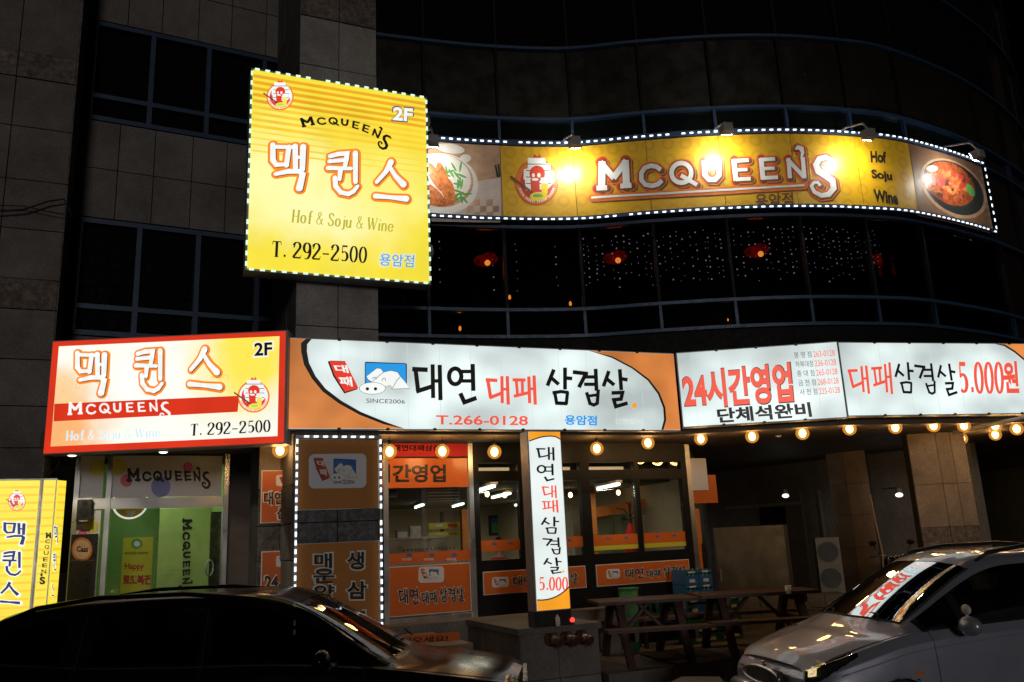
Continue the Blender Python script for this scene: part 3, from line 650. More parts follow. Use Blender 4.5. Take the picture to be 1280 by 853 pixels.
# red lamps, candles and fairy lights behind the second floor glass
def lampshade(i, u, v, d=-1.2):
    s, z = BN.uv(u, v, d); p = BN.P(s, z, d)
    lab = ['behind the first lit bay right of the tall yellow sign','above the middle of the white pork sign','below the long banner near its branch name','below the banner food photo','at the far right end of the curved window']
    t = empty('pendant_lamp', p, 'red glass pendant lamp glowing ' + lab[i], 'lamp', 'red pendant lamps behind the second floor window')
    [part('shade', 'red_shell', t, lambda b: b.sphere(p+np.array([dx,0,dz]), r_*(1 if i < 4 else .7), 14, 9, (1.15,1,.8)), True) for dx, dz, r_ in ((0,0,.10),(-.08,.03,.12),(.05,.06,.13))]
    part('bulb', 'amber_glow', t, lambda b: b.sphere(p+np.array([.02,-.10,-.045]), .05, 8, 6), True)
    part('cord', 'black_plastic', t, lambda b: b.tube([p+[0,0,.08],[p[0],p[1],8.0]], .006, 5))
    l = bpy.data.lights.new('pendant_light', 'POINT'); l.energy = 1.3; l.color = (1,.07,.02); l.shadow_soft_size = .12
    lo = bpy.data.objects.new('pendant_light', l); COL.objects.link(lo); lo.parent = t; lo.location = (0,-.1,-.22)
for i, (u, v) in enumerate([(608,328),(770,325),(947,317),(1103,326),(1222,350)]): lampshade(i, u, v)
cl = ['left one of the two lower candles','candle behind the window above the pork sign','lowest candle in the small panes','candle above the 24 hour sign','candle above the price sign']
for i, (u, v) in enumerate([(637,372),(713,380),(575,411),(910,400),(1012,412)]):
    s, z = BN.uv(u, v, -.5); p = BN.P(s, z, -.5); r = .022 if i < 3 else .012
    t = empty('candle', p-[0,0,.05], 'small orange candle glowing, ' + cl[i], 'candle', 'candles on the window tables')
    part('flame', 'amber_glow', t, lambda b: b.sphere(p, r, 8, 6, (1,1,2.0)), True); part('wax', 'red_plastic', t, lambda b: b.tube([p-[0,0,.12], p-[0,0,.04]], .03, 8))
fl = ['two loose strands','two sparse strands','dense curtain','dense curtain','dense curtain','wide curtain','dense curtain','sparse curtain']
for i, (s0, s1) in enumerate(zip(ks[1:-4], ks[2:-3])):
    dens = [2,2,11,11,11,12,12,7][i]; rnd = random.Random(i+3)
    b = MB()
    for k in range(dens):
        s = s0 + (s1-s0)*(k+.5+rnd.uniform(-.3,.3))/dens; zb = rnd.uniform(5.55,5.75)
        z = 6.4
        while z > zb:
            z -= rnd.choice([.07,.10,.14,.2]) if dens > 3 else rnd.uniform(.1,.22)
            r = rnd.choice([.005,.007,.007,.012]); b.sphere(BN.P(s+rnd.uniform(-.010,.010), z, -.16), r, 6, 4)
    c = MB()
    for k in range(dens): c.tube([BN.P(s0+(s1-s0)*(k+.5)/dens, 6.42, -.17), BN.P(s0+(s1-s0)*(k+.5)/dens, 5.7, -.17)], .0015, 3)
    p = BN.P(s0, 6.42, -.16); where = ['by the tall yellow sign','under the banner badge','under the M','under the QU','under the EE','under the N','under the S','under the Hof Soju Wine panel'][i]
    t = empty('fairy_light_curtain', p, fl[i] + ' of tiny white fairy lights ' + where, 'fairy lights', 'fairy lights behind the second floor window')
    o = b.build('fairy_lights', 'fairy', t); o['kind'] = 'stuff'; o = c.build('wires', 'black_plastic', t); o['kind'] = 'stuff'

# ---------------------------------------------------------------- led borders
def led_mesh(name, l, h, m):
    b = MB(); b.box((-l/2,-.006,-h/2),(l/2,.006,h/2)); o = b.build(name, m); me = o.data; bpy.data.objects.remove(o); return me
LEDS = {m: (led_mesh('led', .056, .021, m), led_mesh('led', .021, .056, m)) for m in ('led_white','led_green')}
def leds(S, parent, p0, p1, pitch, m, d=.03, up=False):
    L = math.hypot(p1[0]-p0[0], p1[1]-p0[1]); n = max(1, round(L/pitch)); rl = root_loc(parent)
    for k in range(n):
        if random.random() < .025: continue      # a few dead ones
        t = (k+.5)/n; s = p0[0]+(p1[0]-p0[0])*t; z = p0[1]+(p1[1]-p0[1])*t; p = S.P(s, z, d)
        o = bpy.data.objects.new('led', LEDS[m][1 if up else 0]); COL.objects.link(o); o.parent = parent; o.location = p-rl
        e = S.P(s+.02, z, d)-S.P(s-.02, z, d); o.rotation_euler.z = math.atan2(e[1], e[0])
# ---------------------------------------------------------------- the long curved banner
BB = (BN.uv(520,182)[0], BN.uv(1227,211,.12)[0])
P0 = BN.P(BB[0], 6.57, .12)
BA = empty('banner_sign', P0, 'long curved yellow MCQUEEN\'S banner lit by floodlights, with food photos at both ends', 'sign')
def bandp(name, m, s0, s1, d=.12): return sb(BN, name, m, BA, s0, s1, 6.60, 7.79, d-.09, d)
bj = [BN.uv(u, v, .12)[0] for u, v in ((625,184),(716,185),(807,179),(898,171),(987,169),(1067,172),(1136,185))]
bs = [BB[0]] + bj + [BB[1]]
for i in range(8): bandp('panel', 'vinyl_yellow' if 0 < i < 7 else ('table_tan' if i == 0 else 'dish_wood'), bs[i]+.004, bs[i+1]-.004)
for a_, c_ in ((7.80, 7.86), (6.53, 6.59)): sb(BN, 'frame', 'blue_frame', BA, BB[0]-.02, BB[1]+.05, a_, c_, 0, .16)
def B2(u, v): return BN.uv(u, v, .135)
# word: white letters with red edge and dark shadow
def mcq_banner():
    def f(x, y): return BN.uv(730 + x/3.879, 170 + y/3.879, .13)
    sts = MQ + MQC + MQQ + MQU + MQE + MQE2 + MQN + MQA + MQS
    ul = [([(35 + (1068-35)*k/24, 300 - 60*k/24) for k in range(25)], 10)]
    strokes(BN, sts + ul, f, 'print_brown', BA, .124, 'lettering', 22, (10,9), .00002)
    strokes(BN, sts + ul, f, 'print_orange', BA, .127, 'lettering', 26, (2,2), .00002)
    strokes(BN, sts, f, 'print_brown', BA, .130, 'lettering', 4, (7,6), .00002)
    strokes(BN, sts, f, 'print_red', BA, .1295, 'lettering', 15, (2,2), .00002)
    strokes(BN, sts + ul, f, 'print_white', BA, .133, 'lettering', 0, (0,0), .00002)
mcq_banner()
letters(BN, '용암점', None, 'print_brown', BA, .126, .012, quad=[(943,243),(991,240),(992,258),(945,261)])
for s, q in (('Hof', [(1088,189),(1107,190),(1108,204),(1089,203)]), ('Soju', [(1089,212),(1114,215),(1116,229),(1091,226)]), ('Wine', [(1092,237),(1121,241),(1123,256),(1093,252)])):
    letters(BN, s, None, 'print_black', BA, .126, .042, quad=q)
emblem(BN, BA, 671, 228, (27,29), .126, False)
# food photo at the left: a bowl of sausages on a checked cloth
def food_left():
    g = plate(BN, 'food_photo', 'cloth_check', BA, [(560,232),(626,222),(626,278),(540,277),(536,262)], .124)
    def pl(m, pts, k): plate(BN, 'photo_print', m, g, pts, .126+.001*k, .001)
    for i in range(5):
        for j in range(3):
            if (i+j) % 2: pl('table_tan', [(584+i*8,250+j*8),(592+i*8,249+j*8),(592+i*8,257+j*8),(584+i*8,258+j*8)], 0)
    pl('bowl_white', ell(552,230,46,38,rot=8), 1); pl('table_tan', ell(551,226,41,33,rot=8), 2); pl('bowl_white', ell(550,224,39,31,rot=8), 3)
    for k in range(26):
        x, y = 560+random.uniform(-6,24), 232+random.uniform(-24,20); a = random.uniform(0,180); pl('print_green', ell(x,y,7,1.4,n=8,rot=a), 4+k*.05)
    for (x, y, r, rx, ry) in ((545,222,60,22,6.5),(554,226,75,24,7),(541,240,40,18,6),(562,240,80,17,6.5),(548,252,10,15,6)): pl('food_sausage', ell(x,y,rx,ry,n=18,rot=r), 6+x*.004)
    pl('bowl_white', ell(582,198,7,5), 6); pl('bowl_white', ell(563,186,18,6,rot=8), 6); pl('dish_iron', [(618,206),(620,206),(624,222),(621,222)], 6); pl('dish_iron', [(622,205),(624,205),(626,220),(624,222)], 6)
food_left()
def food_right():
    g = plate(BN, 'food_photo', 'dish_wood', BA, [(1138,187),(1224,212),(1238,292),(1148,270)], .124)
    def pl(m, pts, k): plate(BN, 'photo_print', m, g, pts, .126+.001*k, .001)
    pl('table_tan', ell(1192,236,47,31,rot=38), 1); pl('dish_iron', ell(1192,235,43,28,rot=38), 2); pl('food_pork', ell(1188,230,34,24,rot=36), 3)
    for k in range(60):
        a = random.uniform(0,6.28); r = random.uniform(0,.9); x, y = 1188+33*r*math.cos(a), 232+25*r*math.sin(a)
        pl(random.choice(['food_pork','food_sausage','red_plastic','food_sausage','brass_red']), ell(x,y,random.uniform(2,6),random.uniform(1.2,3),n=8,rot=random.uniform(0,180)), 4+k*.03)
    pl('print_green', ell(1213,238,4,9,rot=-30), 6); pl('bowl_white', ell(1165,211,7,4), 6)
food_right()
for s0, s1, z in ((BN.uv(539,180,.15)[0], BB[1]+.01, 7.835), (BN.uv(537,277,.15)[0], BB[1]+.01, 6.545)): leds(BN, BA, (s0, z), (s1, z), .125, 'led_white', .175)
leds(BN, BA, (BB[1]+.03, 6.57), (BB[1]+.03, 7.80), .13, 'led_white', .165, True)
def floodlight(i, bu, bv, hu, hv):
    s = BN.uv(bu, bv, .15)[0]; base = BN.P(s, 7.86, .12)
    sh, zh = BN.uv(hu, hv, .72); h = BN.P(sh, zh, .72); ap = BN.P(s+(sh-s)*.8, max(zh+.12, 7.75), .62)
    lab = ['beside the tall yellow sign','left of the M','over the letter E','over the S at the end of the word','at the right end of the banner'][i]
    t = empty('floodlight', base, 'grey floodlight on a bent pipe arm, ' + lab, 'floodlight', 'floodlights along the top of the banner')
    part('arm', 'grey_metal', t, lambda b: b.tube([base, base+[0,0,.06], ap, h+[0,0,.06]], .016, 8), True)
    part('bracket', 'grey_metal', t, lambda b: b.tube([BN.P(s,7.84,.1), BN.P(s,7.90,.1)], .045, 10))
    F_ = Flat(h[0], h[1], math.degrees(math.atan2(*(BN.P(sh+.05,0)-BN.P(sh-.05,0))[[1,0]])))
    def head(b):
        z = h[2]; p = [F_.P(-.10,z-.09,-.05),F_.P(.10,z-.09,-.05),F_.P(.07,z-.07,.07),F_.P(-.07,z-.07,.07),F_.P(-.10,z+.05,-.09),F_.P(.10,z+.05,-.09),F_.P(.07,z+.06,.06),F_.P(-.07,z+.06,.06)]; b.hexa(p)
    part('housing', 'grey_metal', t, head)
    z = h[2]; part('lens', 'flood', t, lambda b: b.hexa([F_.P(-.075,z-.085,-.058),F_.P(.075,z-.085,-.058),F_.P(.075,z-.085,-.066),F_.P(-.075,z-.085,-.066),F_.P(-.075,z+.035,-.092),F_.P(.075,z+.035,-.092),F_.P(.075,z+.035,-.099),F_.P(-.075,z+.035,-.099)]))
    l = bpy.data.lights.new('flood_beam', 'SPOT'); l.energy = 26 if i else 9; l.spot_size = R_(150); l.spot_blend = .8; l.color = (1,.97,.86); l.shadow_soft_size = .06
    lo = bpy.data.objects.new('flood_beam', l); COL.objects.link(lo); lo.parent = t
    pp = F_.P(0, z-.05, -.12); lo.location = pp - base; tgt = F_.P(0, 7.1, -.62) - pp
    lo.rotation_euler = Vector(tgt).to_track_quat('-Z', 'Y').to_euler()
for i, q in enumerate([(531,168,541,175),(706,183,719,177),(896,168,909,160),(1056,166,1086,167),(1183,191,1223,193)]): floodlight(i, *q)
# ---------------------------------------------------------------- tall yellow projecting sign
YS = Flat(-3.21, 9.6, 23.2)
yz0, yz1 = 5.08, 7.83; yw = YS.uv(533.5,122)[0]
YSG = empty('projecting_sign', YS.P(0,yz0,-.3), 'tall yellow lightbox with green lit border and large white Korean name, fixed on the pillar', 'sign')
sb(YS, 'housing', 'grey_metal', YSG, 0, yw, yz0, yz1, -.28, -.004); sb(YS, 'face', 'face_yellow_sign', YSG, .025, yw-.025, yz0+.025, yz1-.025, -.003, .004)
for k in range(13):
    z = yz1 - .09 - k*.088; m = 'stripe_a' if k < 5 else ('stripe_b' if k < 9 else 'stripe_c'); h = [.045,.042,.038][0 if k < 5 else (1 if k < 9 else 2)] * (1 if k < 9 else .7)
    sb(YS, 'stripe', m, YSG, .03, yw-.03, z-h, z, .0035, .006)
def name3(S, parent, quads, d, pal, gr=26, sh=(6,5)):
    "맥 퀸 스 in brush strokes; pal = (outline, shadow, face)"
    for c, q in zip('맥퀸스', quads):
        f = fit(S, GL[c], q, d)
        strokes(S, GL[c], f, pal[0], parent, d, grow=gr+20, shift=(4,3)); 
        if pal[1]: strokes(S, GL[c], f, pal[1], parent, d+.003, shift=sh, grow=7)
        strokes(S, GL[c], f, pal[2], parent, d+.006, grow=5)
YQ = [[(341,179),(380,182),(378,236),(341,232)], [(409,190),(447,193),(449,243),(411,240)], [(466,204),(513,208),(514,250),(468,247)]]
name3(YS, YSG, [(341,181,379,236),(410,192,447,243),(469,203,508,249)], .008, ('lit_orange','lit_brown','lit_white'))
emblem(YS, YSG, 350, 121, (17,17), .008, True)
letters(YS, '2F', None, 'lit_white', YSG, .012, .035, quad=[(492,134),(516,136),(515,152),(491,150)]); letters(YS, '2F', None, 'lit_grey', YSG, .010, .055, quad=[(491,133),(517,135),(516,153),(490,151)])
def mcq_arc(S, parent, m, d):
    "the word bent over an arc, letters shrinking and the last one big"
    lo, hi = bbox(MCQ)
    def f(x, y):
        a = (x-lo[0])/(hi[0]-lo[0]); b = (y-lo[1])/(hi[1]-lo[1])
        u = 377 + 110*a; v = 152 + 8*a + 34*(a-.36)**2*1.4 - 4; k = (2*(a-.36))
        return S.uv(u - (b-.5)*19*k*.55, v + (b-.35)*19, d)
    strokes(S, MCQ, f, m, parent, d, grow=3.9)
mcq_arc(YS, YSG, 'lit_black', .008)
def phone(S, parent, s, quad, m, d, name='lettering'):
    st = serif(s); f = fit(S, st, quad, d); strokes(S, st, f, m, parent, d, name)
phone(YS, YSG, 'Hof & Soju & Wine', [(366,262),(492,275),(490,293),(364,281)], 'olive', .008)
phone(YS, YSG, 'T. 292-2500', [(341,301),(458,309),(457,329),(340,321)], 'lit_black', .008)
letters(YS, '용암점', None, 'faint_grey', YSG, .010, .05, quad=[(474,316),(519,318),(518,336),(473,333)]); letters(YS, '용암점', None, 'lit_blue', YSG, .012, .003, quad=[(475,317),(518,319),(517,335),(474,332)])
e = .012
leds(YS, YSG, (e,yz1-e), (yw-e,yz1-e), .128, 'led_green', .012); leds(YS, YSG, (e,yz0+e), (yw-e,yz0+e), .128, 'led_green', .012)
leds(YS, YSG, (e,yz0+e), (e,yz1-e), .135, 'led_green', .012, True); leds(YS, YSG, (yw-e,yz0+e), (yw-e,yz1-e), .135, 'led_green', .012, True)
for z in (7.55, 5.6): part('bracket', 'grey_metal', YSG, lambda b: (b.sphere(YS.P(yw+.03,z,-.16), .11, 10, 7, (.6,.8,1.1)), b.sbox(YS, yw*.45, yw*.55, z-.05, z+.05, -.42, -.27)), True)
part('cable', 'black_plastic', YSG, lambda b: b.tube([YS.P(yw-.02,yz0,-.1),YS.P(yw+.03,yz0-.2,-.14),YS.P(yw-.02,yz0-.35,-.3),YS.P(yw+.06,4.75,-.9)], .008, 5), True)
# ---------------------------------------------------------------- red framed sign over the pub entrance
RS = Flat(-5.66, 9.9, 0)
rc = [RS.uv(65,429), RS.uv(357,413), RS.uv(357,553), RS.uv(56,567)]; rz1 = (rc[0][1]+rc[1][1])/2; rz0 = (rc[2][1]+rc[3][1])/2; rs0 = (rc[0][0]+rc[3][0])/2; rs1 = rc[1][0]
RSG = empty('fascia_sign', RS.P(rs0,rz0,-.2), 'red framed lightbox with white Korean name and yellow corner above the pub entrance', 'sign')
sb(RS, 'housing', 'grey_metal', RSG, rs0-.01, rs1+.03, rz0-.015, rz1+.015, -.25, -.006); sb(RS, 'face', 'face_red', RSG, rs0, rs1, rz0, rz1, -.005, .004)
inn = [(72.5,434),(349,420),(347.5,545.7),(65,558)]
I = pxp(RS, inn); il, ir = (I[0][0]+I[3][0])/2, (I[1][0]+I[2][0])/2; ib, it = (I[2][1]+I[3][1])/2, (I[0][1]+I[1][1])/2
sb(RS, 'face', 'face_cream', RSG, il, ir, ib, it, .004, .006)
rs_ = lambda l, m, d=.0075: plate(RS, 'tint', m, RSG, [(il+(ir-il)*x, ib+(it-ib)*y) for x, y in l], d, .001, False)
def swirls(n, x0, x1, y0, y1, m, seed, r0=.02, r1=.06):
    rn = random.Random(seed); st = []
    for k in range(n):
        cx, cy, r, a0 = rn.uniform(x0,x1), rn.uniform(y0,y1), rn.uniform(r0,r1), rn.uniform(0,360)
        st.append(([(cx+r*(1-t/14)*math.cos(R_(a0+t*30)), cy+r*(1-t/14)*math.sin(R_(a0+t*30))) for t in range(11)], .005))
    strokes(RS, st, lambda x, y: (x, y), m, RSG, .009, 'ornament')
swirls(16, il+.05, il+.6, ib+.04, ib+.28, 'face_cream', 3); swirls(5, il+.05, il+.35, ib+.6, it-.1, 'tint_orange', 4); swirls(8, ir-.8, ir-.1, it-.6, it-.1, 'tint_orange', 5, .02, .05); swirls(7, il+1.8, il+2.7, ib+.1, ib+.5, 'face_yellow_pale', 9)
plate(RS, 'band', 'face_red', RSG, [(68,505),(299,495),(297,515),(67,527)], .010, .002)
name3(RS, RSG, [(97,441,131,492),(170,439,203,489),(237,437,275,484)], .012, ('lit_orange','lit_brown','lit_white'), 24)
letters(RS, '2F', None, 'lit_white', RSG, .010, .06, quad=[(317,428),(341,427),(341,445),(317,446)]); letters(RS, '2F', None, 'lit_black', RSG, .012, .03, quad=[(318,429),(340,428),(340,444),(318,445)])
f = fit(RS, MCQ, [(85,504),(212,498),(212,525),(84,528)], .014)
def fword(S, quad, d):
    return fit(S, MCQ, quad, d)
strokes(RS, MCQ, fword(RS, [(85,502),(212,497),(212,524),(84,529)], .014), 'lit_white', RSG, .014)
emblem(RS, RSG, 317, 496, (20,20), .014, True)
phone(RS, RSG, 'T. 292-2500', [(239,530),(337,525),(337,540),(238,545)], 'lit_black', .010); phone(RS, RSG, 'Hof & Soju & Wine', [(83,539),(200,534),(200,549),(82,553)], 'pale_blue', .010)
# ---------------------------------------------------------------- the white pork restaurant signs
def lightbox(S, s0, s1, z0, z1, name, label, cat='sign', face='face_white', dep=.3):
    t = empty(name, S.P(s0, z0, -dep), label, cat)
    sb(S, 'housing', 'grey_metal', t, s0-.012, s1+.012, z0-.015, z1+.015, -dep, -.008); sb(S, 'face', face, t, s0, s1, z0, z1, -.007, .002)
    n = int((s1-s0)/.62)
    for k in range(int((s1-s0)/.43)): s = s0+.2+k*.43; sb(S, 'film_seam', 'film_seam', t, s, s+.006, z0+.003, z1-.003, .0021, .0032)
    for k in range(1, n+1):
        s = s0 + (s1-s0)*k/(n+1)
        for z in (z0-.005, z1+.005): sb(S, 'clip', 'black_plastic', t, s-.02, s+.02, z-.016, z+.016, -.02, .012)
    return t
a, b_ = MS.uv(361,423), MS.uv(846,443); c_, d_ = MS.uv(361,536), MS.uv(846,537.5)
mz1 = (a[1]+b_[1])/2; mz0 = (c_[1]+d_[1])/2; ms1 = (b_[0]+d_[0])/2; ms0 = (a[0]+c_[0])/2
MSG = lightbox(MS, ms0, ms1, mz0, mz1, 'restaurant_sign', 'long white lightbox with black oval outline, pig logo and orange ends, for the pork restaurant')
def cl_(p): return [(min(max(s, ms0+.002), ms1-.002), min(max(z, mz0+.002), mz1-.002)) for s, z in p]
cvl = [(386,415),(380,430),(380,440),(383,455),(392,472),(405,488),(425,503),(450,517),(480,529),(505,540)]
cvr = [(735,436),(765,447),(790,460),(810,475),(823,492),(830,510),(831,525),(828,541)]
L_, R2_ = pxp(MS, cvl), pxp(MS, cvr)
b = MB(); b.poly(MS, cl_([(ms0,mz1)] + [p for p in L_] + [(ms0,mz0)]), .004); b.build('face', 'face_orange', MSG)
b = MB(); b.poly(MS, cl_([(ms1,mz0)] + [p for p in R2_[::-1]] + [(ms1,mz1)]), .004); b.build('face', 'face_orange', MSG)
def band(S, pts, ws, m, par, d, lim):
    L, Q = ribbon(pts, ws); b = MB()
    cz = lambda p: (min(max(p[0], lim[0]), lim[1]), min(max(p[1], lim[2]), lim[3]))
    b.add([S.P(*cz(p), d) for pr in zip(L, Q) for p in pr], [(2*k,2*k+1,2*k+3,2*k+2) for k in range(len(L)-1)]); return b.build('outline', m, par)
lim = (ms0, ms1, mz0+.001, mz1-.001)
band(MS, L_, [.075,.075,.07,.065,.055,.05,.045,.04,.035,.03], 'lit_black', MSG, .008, lim); band(MS, R2_, [.02,.022,.025,.03,.034,.036,.036,.036], 'lit_black', MSG, .008, lim)
logo_pig(MS, MSG, 410, 450.5, 512, 493, .006, True)
def onmain(l, ox, oy, sc): return [([(ox+x*sc, oy+y*sc) for x, y in pts], w*sc) for pts, w in l]
SG1 = onmain(GL['대']+GL['연'], 400, 440, 210/1280); SG2 = onmain(GL['R대']+GL['패'], 600, 450, .15625); SG3 = onmain(GL['삼']+GL['겹']+GL['살'], 600, 450, .15625)
fm = lambda x, y: MS.uv(x, y, .006)
strokes(MS, SG1 + SG3, fm, 'lit_black', MSG, .006, grow=.9); strokes(MS, SG2, fm, 'led_red_letter', MSG, .006, grow=.6)
plate(MS, 'dot', 'face_orange_bright', MSG, [(790.5,504),(795.5,504),(795.5,510),(790.5,510)], .006)
letters(MS, 'T.266-0128', None, 'led_red_letter', MSG, .006, .018, quad=[(545,519),(660,520),(660,532),(545,531)]); letters(MS, '용암점', None, 'lit_blue', MSG, .006, .03, quad=[(706,519),(746,520),(746,532),(706,531)])
letters(MS, '신한장식', None, 'faint_grey', MSG, .006, .0, quad=[(768,523),(804,524),(804,531),(768,530)])
# sign with the opening hours
a, b_ = S1.uv(846,440), S1.uv(1047,430); c_, d_ = S1.uv(853,535), S1.uv(1057,520)
z1 = (a[1]+b_[1])/2; z0 = (c_[1]+d_[1])/2; s0 = (a[0]+c_[0])/2+.01; s1 = (b_[0]+d_[0])/2
SG = lightbox(S1, s0, s1, z0, z1, 'hours_sign', 'white lightbox with red 24시간영업 lettering and a column of phone numbers')
q = [(852,466),(987,454),(992,502),(857,511)]
letters(S1, '24시간영업', None, 'lit_black', SG, .005, .040, quad=[(851.4,465.4),(988,453.4),(992.8,503),(856.4,511.8)]); letters(S1, '24시간영업', None, 'led_red_letter', SG, .008, .034, quad=q)
letters(S1, '단체석완비', None, 'lit_black', SG, .006, .034, quad=[(896,511),(1012,503),(1015,521),(898,529)])
for k, (nm_, no) in enumerate([('봉명점','263-0128'),('하복대점','236-0128'),('충대점','265-0128'),('금천점','268-0128'),('사천점','225-0128')]):
    y = k*11.6; x = k*1.8
    letters(S1, ' '.join(nm_) if len(nm_) == 3 else nm_, None, 'lit_grey', SG, .005, .004, quad=[(992+x,440+y),(1014+x,439+y),(1015+x,447+y),(993+x,448+y)])
    letters(S1, no, None, 'led_red_letter', SG, .005, .002, quad=[(1016+x,439+y),(1043+x*.9,437+y),(1044+x*.9,445+y),(1017+x,447+y)])
# sign with the price
a, b_ = S2.uv(1050,429.5), S2.uv(1270,429.5); c_, d_ = S2.uv(1060,519.5), S2.uv(1270,516.5)
z1 = (a[1]+b_[1])/2; z0 = (c_[1]+d_[1])/2; s0 = (a[0]+c_[0])/2; s1 = s0 + 4.05
PG = lightbox(S2, s0, s1, z0, z1, 'price_sign', 'white lightbox at the right with 대패삼겹살 5,000 in red and black')
def onp(l, ox, oy, sc): return onmain(l, ox, oy, sc)
fp = fit(S2, GL['R대']+GL['패'], [(1059,459),(1113,453),(1115,493),(1062,492)], .006); strokes(S2, GL['R대']+GL['패'], fp, 'led_red_letter', PG, .006)
g3 = GL['삼']+GL['겹']+GL['살']; strokes(S2, g3, fit(S2, g3, [(1118,453),(1193,453),(1197,494),(1121,494)], .006), 'lit_black', PG, .006)
st = serif('5.000'); st = [x for x in st]; strokes(S2, st, fit(S2, st, [(1199,454),(1252,454),(1254,491),(1202,491)], .006), 'led_red_letter', PG, .006, grow=3)
letters(S2, '원', None, 'led_red_letter', PG, .006, .035, quad=[(1253,453),(1271,452),(1274,491),(1256,491)])
cv = pxp(S2, [(1242,424),(1255,432),(1268,440),(1280,450),(1292,466),(1300,486),(1304,520)])
lim = (s0, s1, z0+.001, z1-.001); cz = lambda p: (min(max(p[0], lim[0]), lim[1]), min(max(p[1], lim[2]), lim[3]))
b = MB(); b.poly(S2, [cz((s1,z0))] + [cz(p) for p in cv[::-1]] + [cz((s1,z1))], .004); b.build('face', 'face_orange', PG); band(S2, cv, .03, 'lit_black', PG, .008, lim)
plain('soft_yellow', (.70,.66,.12), .4); plain('soft_red', (.72,.16,.18), .4); plain('soft_blue', (.22,.27,.62), .4); plain('soft_pink', (.72,.15,.40), .4)
plain('plaster_pale', (.66,.60,.46), .6); plain('lamp_lining', (.16,.16,.17), .25, .7); plain('unit_grey', (.14,.13,.11), .5); plain('green_grey', (.20,.20,.14), .8); plain('steel_yard', (.20,.17,.12), .4, .6, .3, 2.5); plain('white_cup', (.8,.8,.78), .5); plain('hose_tan', (.4,.25,.15), .6); plain('crate_green2', (.02,.16,.05), .5); plain('leaf_green', (.08,.30,.04), .6); plain('seat_cloth', (.10,.10,.105), .8)
plain('green_pale', (.20,.26,.17), .6); plain('green_dark', (.05,.07,.02), .25); lamp_mat('warm_rim', (.95,.93,.80), .8); glow('navy', (.01,.02,.12), 1)
# ---------------------------------------------------------------- pork restaurant: sign on the pillar, with lit border
def rect(S, u0, v0, u1, v1, d=0):
    um, vm = (u0+u1)/2, (v0+v1)/2
    return S.uv(u0, vm, d)[0], S.uv(u1, vm, d)[0], S.uv(um, v1, d)[1], S.uv(um, v0, d)[1]
def rbox(S, name, mat, parent, u0, v0, u1, v1, d0, d1):
    s0, s1, z0, z1 = rect(S, u0, v0, u1, v1, d1); return sb(S, name, mat, parent, s0, s1, z0, z1, d0, d1)
def T(S, s, parent, u0, v0, u1, v1, d, m='print_black', bold=.03, out=None, skew=0, ob=.055):
    q = [(u0,v0),(u1,v0-skew),(u1,v1-skew),(u0,v1)]
    if out: letters(S, s, None, out, parent, d-.0012, ob, quad=[(u0-1.2,v0-1.2),(u1+1.2,v0-skew-1.2),(u1+1.2,v1-skew+1.2),(u0-1.2,v1+1.2)])
    return letters(S, s, None, m, parent, d, bold, quad=q)
def rounded(u0, v0, u1, v1, r, skew=0):
    o = []
    for cx, cy, a in ((u1-r,v0+r,-90),(u1-r,v1-r,0),(u0+r,v1-r,90),(u0+r,v0+r,180)):
        for k in range(5): t = R_(a+k*22.5); x = cx+r*math.cos(t); o.append((x, cy+r*math.sin(t) - skew*(x-u0)/(u1-u0)))
    return o
vinyl('board_orange', (.62,.13,.010), rough=.35); vinyl('board_ochre', (.46,.17,.022), rough=.3); vinyl('board_white', (.72,.72,.78), rough=.3); vinyl('board_yellow', (.60,.56,.04), rough=.4)
PSG = empty('pillar_sign', PF.P(0,.7,.0), 'ochre boards with pig logo and black menu writing on the pillar, edged with white lights', 'sign')
l0, l1 = PF.uv(371,600,.06)[0], PF.uv(475,600,.06)[0]; zt_ = 3.10; zb_ = .62
s2 = PF.uv(420,637,.05)[1]; s3 = PF.uv(420,678,.05)[1]
sb(PF, 'frame', 'steel_dull', PSG, l0-.02, l0+.01, zb_, zt_, .0, .07); sb(PF, 'frame', 'steel_dull', PSG, l1-.01, l1+.02, zb_, zt_, .0, .07); sb(PF, 'frame', 'steel_dull', PSG, l0+.012, l1-.012, zt_-.04, zt_, 0, .07)
for a, c in ((s2, zt_-.045), (zb_+.1, s3)):
    sb(PF, 'board', 'steel', PSG, l0+.012, l1-.012, a, c, .013, .04); sb(PF, 'board', 'board_ochre', PSG, l0+.02, l1-.02, a+.008, c-.008, .041, .046)
plate(PF, 'logo_board', 'board_white', PSG, rounded(386,568,458,611,7,1), .050)
logo_pig(PF, PSG, 392, 572, 447, 602, .053, False, False); T(PF, 'SINCE2006', PSG, 417, 600, 443, 605, .054, 'print_black', .01)
for ch, q in (('생',(434,690,455,712)),('삼',(434,727,458,749)),('겹',(435,764,456,786)),('살',(437,798,457,818)),('매',(393,692,415,710)),('운',(392,711,418,729)),('양',(393,731,418,750)),('념',(395,752,417,770))):
    T(PF, ch, PSG, *q, .052, 'print_black', .03, 'print_white', 0, .055)
leds(PF, PSG, (l0-.005,zb_+.05), (l0-.005,zt_-.03), .098, 'led_white', .085, True); leds(PF, PSG, (l1+.005,zb_+.05), (l1+.005,zt_-.03), .098, 'led_white', .085, True); leds(PF, PSG, (l0+.05,zt_-.02), (l1-.05,zt_-.02), .11, 'led_white', .085)
